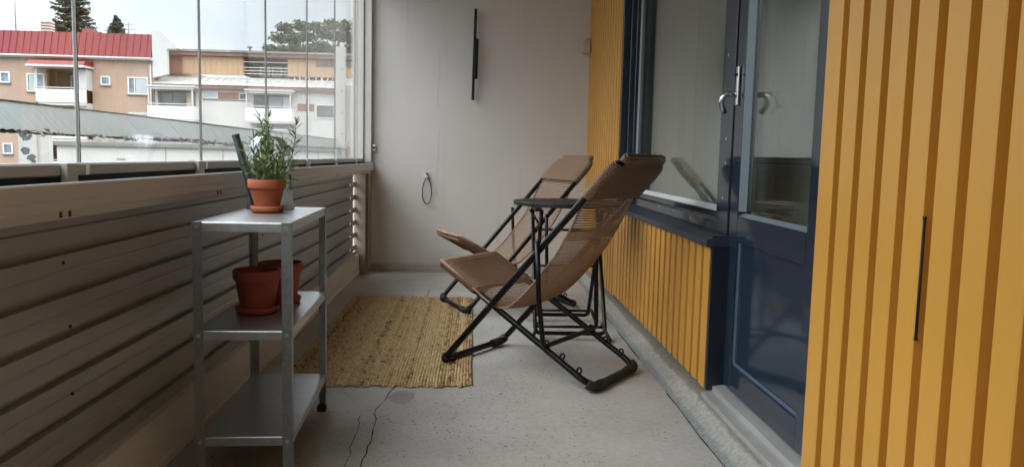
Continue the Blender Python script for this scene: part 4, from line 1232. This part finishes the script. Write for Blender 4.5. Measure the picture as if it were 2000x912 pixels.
def aerial(name, label, x, y, z0, z1, arms=()):
    b = MB(); b.tube([(0, 0, 0), (0, 0, z1 - z0)], .045, 6)
    for h_, w_ in arms: b.tube([(-w_, 0, h_), (w_, 0, h_)], .02, 5)
    o = b.build(name, M['greyband']); o.location = (x, y, z0); tag(o, label, 'aerial')
aerial('aerial', 'plain thin pole standing on the red roof at the far left', -35.1, D + .95, 9.2, 11.65)
aerial('aerial', 'short roof aerial with cross arms to the right of the small spruce', -28.1, D + 4, 7.4, 10.85, ((2.9, .5), (3.3, .35)))

bB = thing('apartment_building', 'white apartment block with orange wood clad penthouse and grey roof', 'building', (-16, D, -6.4))
BO = Vector((-16, D, -6.4))
def bb(b, x0, x1, y0, y1, z0, z1): return ab(b, x0, x1, y0, y1, z0, z1, BO)
XR = -8.3
q = MB(); bb(q, -24.5, XR, D, D + 11, -6.4, 5.7); q.build('wall', M['white_wall'], bB)
q = MB(); bb(q, -24.6, XR, D - .35, D - .001, 5.50, 5.78); q.build('fascia', M['brownfascia'], bB)
q = MB(); q.prism([(D - .4 - BO.y, 5.785 - BO.z), (D + 1.7 - BO.y, 6.52 - BO.z), (D + 1.8 - BO.y, 6.50 - BO.z), (D - .3 - BO.y, 5.76 - BO.z)], 'x', -24.6 - BO.x, XR - BO.x)
ro = q.build('roof', M['greyroof'], bB)
q = MB(); x = -24.5
while x < XR:
    q.prism([(D - .42 - BO.y, 5.80 - BO.z), (D + 1.69 - BO.y, 6.56 - BO.z), (D + 1.71 - BO.y, 6.53 - BO.z), (D - .36 - BO.y, 5.785 - BO.z)], 'x', x - BO.x, x + .04 - BO.x); x += .6
q.build('seam', M['greyroof'], ro)
# penthouse
Yp = D + 1.75
k_ = Yp / D
def px_(x): return x * k_
def pz_(z): return .935 + (z - .935) * k_
ph = MB(); bb(ph, px_(-22.45), px_(-17.9), Yp, Yp + .25, pz_(6.6), pz_(7.9)); bb(ph, px_(-14.6), px_(XR), Yp, Yp + .25, pz_(6.6), pz_(7.9))
ph.build('wood_cladding', M['wood'], bB)
ph = MB()
x = px_(-22.4)
while x < px_(XR):
    if x < px_(-18) or x > px_(-14.55): bb(ph, x, x + .05, Yp - .03, Yp - .002, pz_(6.6), pz_(7.9))
    x += .42
ph.build('wood_batten', M['wood'], bB)
ph = MB(); bb(ph, px_(-23.45), px_(-22.46), Yp + .02, Yp + .27, pz_(6.6), pz_(7.95)); ph.build('brown_panel', M['brownpanel'], bB)
ph = MB(); bb(ph, px_(-23.5), px_(XR), Yp - .35, Yp + 6, pz_(7.95), pz_(8.22)); ph.build('penthouse_roof', M['brownfascia'], bB)
ph = MB(); bb(ph, px_(-23.6), px_(XR) + .05, Yp - .45, Yp + 6.1, pz_(8.225), pz_(8.38)); ph.build('roof_edge', mat('weathered roof edge', (.30, .26, .235), .8, var=.35, scale=1.3), bB)
ph = MB(); bb(ph, px_(-17.89), px_(-14.61), Yp + 2.0, Yp + 2.2, pz_(6.6), pz_(7.95)); bb(ph, px_(-17.9), px_(-17.8), Yp + .26, Yp + 2.0, pz_(6.6), pz_(7.95)); ph.build('terrace_wall', M['dark_in'], bB)
for i in range(3):
    window(bB, BO, px_(-17.2 + i * .95), px_(-16.45 + i * .95), pz_(6.7), pz_(7.5), Yp + 1.98, M['pane_dark'])
ph = MB()
for z in (6.72, 6.95, 7.18, 7.6): ph.tube([(px_(-17.9) - BO.x, Yp - BO.y, pz_(z) - BO.z), (px_(-14.6) - BO.x, Yp - BO.y, pz_(z) - BO.z)], .035, 6)
ph.build('terrace_railing', M['alu_white'], bB)
window(bB, BO, px_(-12.44), px_(-11.55), pz_(7.42), pz_(7.92), Yp - .03, M['pane_dark'], frame=M['brownfascia'], fw_=.06)
window(bB, BO, px_(-11.5), px_(-10.6), pz_(7.42), pz_(7.92), Yp - .03, M['pane_dark'], frame=M['brownfascia'], fw_=.06)
window(bB, BO, px_(-10.5), px_(-9.6), pz_(7.42), pz_(7.92), Yp - .03, M['pane_dark'], frame=M['brownfascia'], fw_=.06)
for dz in (0, -2.9, -5.8, -8.7):
    # left bay and middle bay balconies
    for (x0, x1, zt) in ((-24.6, -21.2, 5.62), (-17.45, -14.0, 5.50)):
        if dz < -8 and zt + dz - 2.4 < -6.3: continue
        q = MB(); bb(q, x0, x1, D - 1.2, D - .02, 3.0 + dz, 3.14 + dz); bo = q.build('balcony', M['fascia'], bB)
        q = MB(); bb(q, x0, x1, D - 1.22, D - 1.12, 3.145 + dz, 4.10 + dz); bb(q, x1 - .1, x1, D - 1.11, D - .03, 3.145 + dz, 4.1 + dz); q.build('front_panel', M['panel_white'], bo)
        q = MB(); bb(q, x0 - .05, x1 + .05, D - 1.3, D - .02, zt - .14 + dz, zt + dz); bb(q, x0, x1, D - 1.24, D - 1.16, zt - .3 + dz, zt - .16 + dz); q.build('canopy', M['fascia'], bo)
        q = MB(); bb(q, x0 + .05, x0 + .15, D - 1.2, D - 1.1, 4.2 + dz, zt - .31 + dz); bb(q, x1 - .18, x1 - .08, D - 1.2, D - 1.1, 4.11 + dz, zt - .31 + dz); q.build('post', M['fascia'], bo)
        q = MB(); bb(q, x0 + .05, x1 - .05, D - 1.19, D - 1.13, 4.22 + dz, 4.29 + dz); q.build('handrail', M['alu'], bo)
        q = MB(); bb(q, x0 + .3, x1 - .3, D - .05, D - .003, 3.2 + dz, zt - .35 + dz); q.build('back_wall', M['dark_in'], bo)
        q = MB(); bb(q, x0 + .5, x0 + 1.4, D - .08, D - .052, 3.2 + dz, zt - .5 + dz); q.build('glazing', M['pane_dark'], bo)
        q = MB(); bb(q, x1 - .95, x1 - .4, D - .08, D - .052, 3.2 + dz, zt - .45 + dz); q.build('balcony_door', M['yel_in'] if x0 < -20 else M['wframe'], bo)
        q = MB(); bb(q, x0 + 1.45, x1 - 1.0, D - .08, D - .052, 4.0 + dz, zt - .45 + dz); q.build('glazing', M['blind'] if x0 > -20 else M['pane_dark'], bo)
    window(bB, BO, -20.95, -19.85, 4.80 + dz, 5.28 + dz, D, M['blind'], fw_=.06)
    window(bB, BO, -18.25, -17.5, 4.75 + dz, 5.25 + dz, D, M['pane_dark'], fw_=.06)
    q = MB(); bb(q, -19.8, -18.3, D - .04, D - .002, 4.79 + dz, 5.27 + dz); bb(q, -13.85, -12.6, D - .04, D - .002, 4.03 + dz, 4.57 + dz); q.build('infill_panel', M['brownpanel'], bB)
    q = MB(); bb(q, -20.95, -17.5, D - .06, D - .002, 4.68 + dz, 4.735 + dz); q.build('window_sill', M['greyband'], bB)
    window(bB, BO, -12.5, -10.7, 3.50 + dz, 4.56 + dz, D, M['pane_dark'], (-11.1,), fw_=.08)
q = MB(); q.tube([(-13.05 - BO.x, D - .1, -6.3), ] , .1); 
q = MB(); q.tube([(-13.05 - BO.x, D - .12 - BO.y, .1), (-13.05 - BO.x, D - .12 - BO.y, 5.5 - BO.z)], .07, 8); q.build('drainpipe', M['fascia'], bB)
q = MB(); q.lathe([(.08, 0), (.08, .35), (.22, .42), (.22, .48), (0, .55)], (-18.2 - BO.x, Yp + 1 - BO.y, pz_(8.38) - BO.z), 12); q.build('roof_cowl', M['greyband'], bB)

lw = thing('garage_block', 'low flat roofed pale block with dark roof edge below the apartments', 'building', (-9, 35, -6.4))
LO = Vector((-9, 35, -6.4))
q = MB(); ab(q, -18.6, -1, 35, 41, -6.4, .98, LO); q.build('wall', M['lightwall'], lw)
q = MB(); ab(q, -18.7, -.9, 34.85, 41.1, .985, 1.14, LO); q.build('roof_edge', M['greyband'], lw)
q = MB(); ab(q, -17.5, -13.6, 36, 40, 1.145, 1.62, LO); q.build('roof_box', mat('mottled roof box', (.33, .32, .31), .9, var=.35, scale=2), lw)
q = MB()
for x in (-17.6, -13.9, -11.4, -9.2, -7.2, -4.9): ab(q, x, x + .03, 34.985, 34.999, -6.3, .98, LO)
q.build('panel_joint', M['greyband'], lw)
q = MB()
for x in (-16.0, -12.9, -9.9): ab(q, x, x + .35, 34.97, 34.998, .42, .46, LO)
q.build('vent_slot', M['greyband'], lw)
pc = thing('concrete_column', 'pale concrete column with dark peeled patches left of the low block', 'column', (-18.4, 33, -6.4))
q = MB(); q.box(-.58, .16, -.2, .2, 0, 8.05); q.box(.161, .60, -.1, .2, 0, 8.05); q.build('shaft', mat('column concrete', (.46, .46, .44), .9, var=.12, scale=1.5), pc)
q = MB(); rr_ = random.Random(5)
for (cx, cz, a, c) in ((-.25, 7.72, .26, .24), (-.3, 7.1, .2, .16), (-.08, 6.85, .2, .14), (.02, 6.65, .12, .12)):
    q.poly([(cx + a * math.cos(k / 14 * 6.283) * rr_.uniform(.7, 1.15), -.203, cz + c * math.sin(k / 14 * 6.283) * rr_.uniform(.7, 1.15)) for k in range(14)])
q.build('dark_patch', mat('dark bitumen patch', (.07, .09, .11), .7, var=.2), pc)

# ------------------------------------------------------------------ trees
M['spruce'] = mat('spruce needles', (.028, .052, .038), .8, var=.45, scale=1.5)
M['bark'] = mat('bark', (.10, .075, .055), .9, var=.3)
M['leaf'] = mat('tree leaves', (.075, .105, .045), .7, var=.45, scale=.8)
def spruce(label, x, y, zb, h, rad_, seed, n_):
    t = thing('spruce_tree', label, 'tree', (x, y, zb)); r = random.Random(seed)
    MB().tube([(0, 0, 0), (0, 0, h)], [.28 * h / 12, .03], 8).build('trunk', M['bark'], t)
    b = MB()
    z = h - .12
    while z > h * .35:
        near = z > h * .62
        rr1 = rad_ * (1 - (z / h)) ** .85 + .08
        for i in range(9 if near else 5):
            rr0 = rr1 * r.uniform(.6, 1.12); a = r.uniform(0, 6.283); zz = z + r.uniform(-.15, .15)
            d = Vector((math.cos(a), math.sin(a), -.28)); side = Vector((-math.sin(a), math.cos(a), 0))
            m_ = max(3, int(rr0 * 8))
            for k in range(m_):
                s = rr0 * (k + 1) / m_
                c = Vector((0, 0, zz)) + d * s + Vector((0, 0, .30 * s * s / max(rr0, .1)))
                for sgn in (-1, 1):
                    L_ = r.uniform(.18, .46) * (1.15 - .6 * k / m_) * min(1, .45 + rr0 * .5)
                    tip = c + side * sgn * L_ + d * L_ * .6 + Vector((0, 0, r.uniform(-.25, .03)))
                    wv = d * .14 + Vector((0, 0, r.uniform(-.07, .07)))
                    b.poly([c - wv, tip, c + wv])
        z -= .17 if near else .6
    b.build('crown', M['spruce'], t)
spruce('tall dark spruce rising behind the red roof, its top out of view', -38.6, 76, -6.4, 24.2, 7.0, 3, 380)
spruce('small dark spruce whose tip shows over the middle of the red roof', -34.0, 75, -6.4, 19.6, 6.4, 5, 300)
def leafy(label, x, y, zb, h, clumps, seed):
    t = thing('leafy_tree', label, 'tree', (x, y, zb)); r = random.Random(seed)
    tr_ = MB(); tr_.tube([(0, 0, 0), (.1, 0, h * .5), (0, 0, h * .8)], [.45, .32, .12], 8)
    b = MB()
    for (cx, cz, cr_) in clumps:
        tr_.tube([(0, 0, h * .45), (cx * .5, r.uniform(-.5, .5), (h * .45 + cz) * .55), (cx, 0, cz)], [.18, .1, .03], 6)
        for i in range(int(420 * cr_)):
            v = Vector((r.gauss(0, 1), r.gauss(0, 1), r.gauss(0, 1))).normalized() * cr_ * (r.random() ** .45)
            v.z *= .62
            c = Vector((cx, r.uniform(-1.2, 1.2), cz)) + v
            s = r.uniform(.10, .21)
            u1 = Vector((r.uniform(-1, 1), r.uniform(-1, 1), r.uniform(-1, 1))).normalized(); u2 = u1.cross(Vector((r.uniform(-1, 1), r.uniform(-1, 1), r.uniform(-1, 1)))).normalized()
            b.poly([c + u1 * s, c + u2 * s * .6, c - u1 * s, c - u2 * s * .6])
    tr_.build('trunk', M['bark'], t); b.build('crown', M['leaf'], t)
rc = random.Random(8)
cl = [(-4.4, 18.1, .8), (-3.6, 19.3, .9), (-2.9, 20.4, .9), (-2.1, 19.4, 1.1), (-1.3, 20.7, .9), (-.6, 19.6, 1.0), (-3.2, 18.0, 1.0), (-1.8, 18.2, 1.1), (-.2, 18.2, 1.1),
      (.4, 20.6, .9), (1.2, 20.0, 1.0), (1.0, 18.5, 1.1), (2.0, 20.9, .9), (2.6, 19.7, 1.0), (2.5, 18.2, 1.1), (3.4, 20.8, .9), (3.9, 19.6, 1.1), (4.4, 18.4, 1.2), (5.0, 21.2, .9), (5.4, 20.0, 1.0), (6.2, 19.2, 1.1), (0.3, 16.5, 1.6), (-2.5, 16.5, 1.5), (3.6, 16.5, 1.6), (6.6, 20.8, .8)]
leafy('broad airy deciduous tree standing behind the wood clad penthouse', -18.0, 85, -6.4, 21.0, cl, 4)
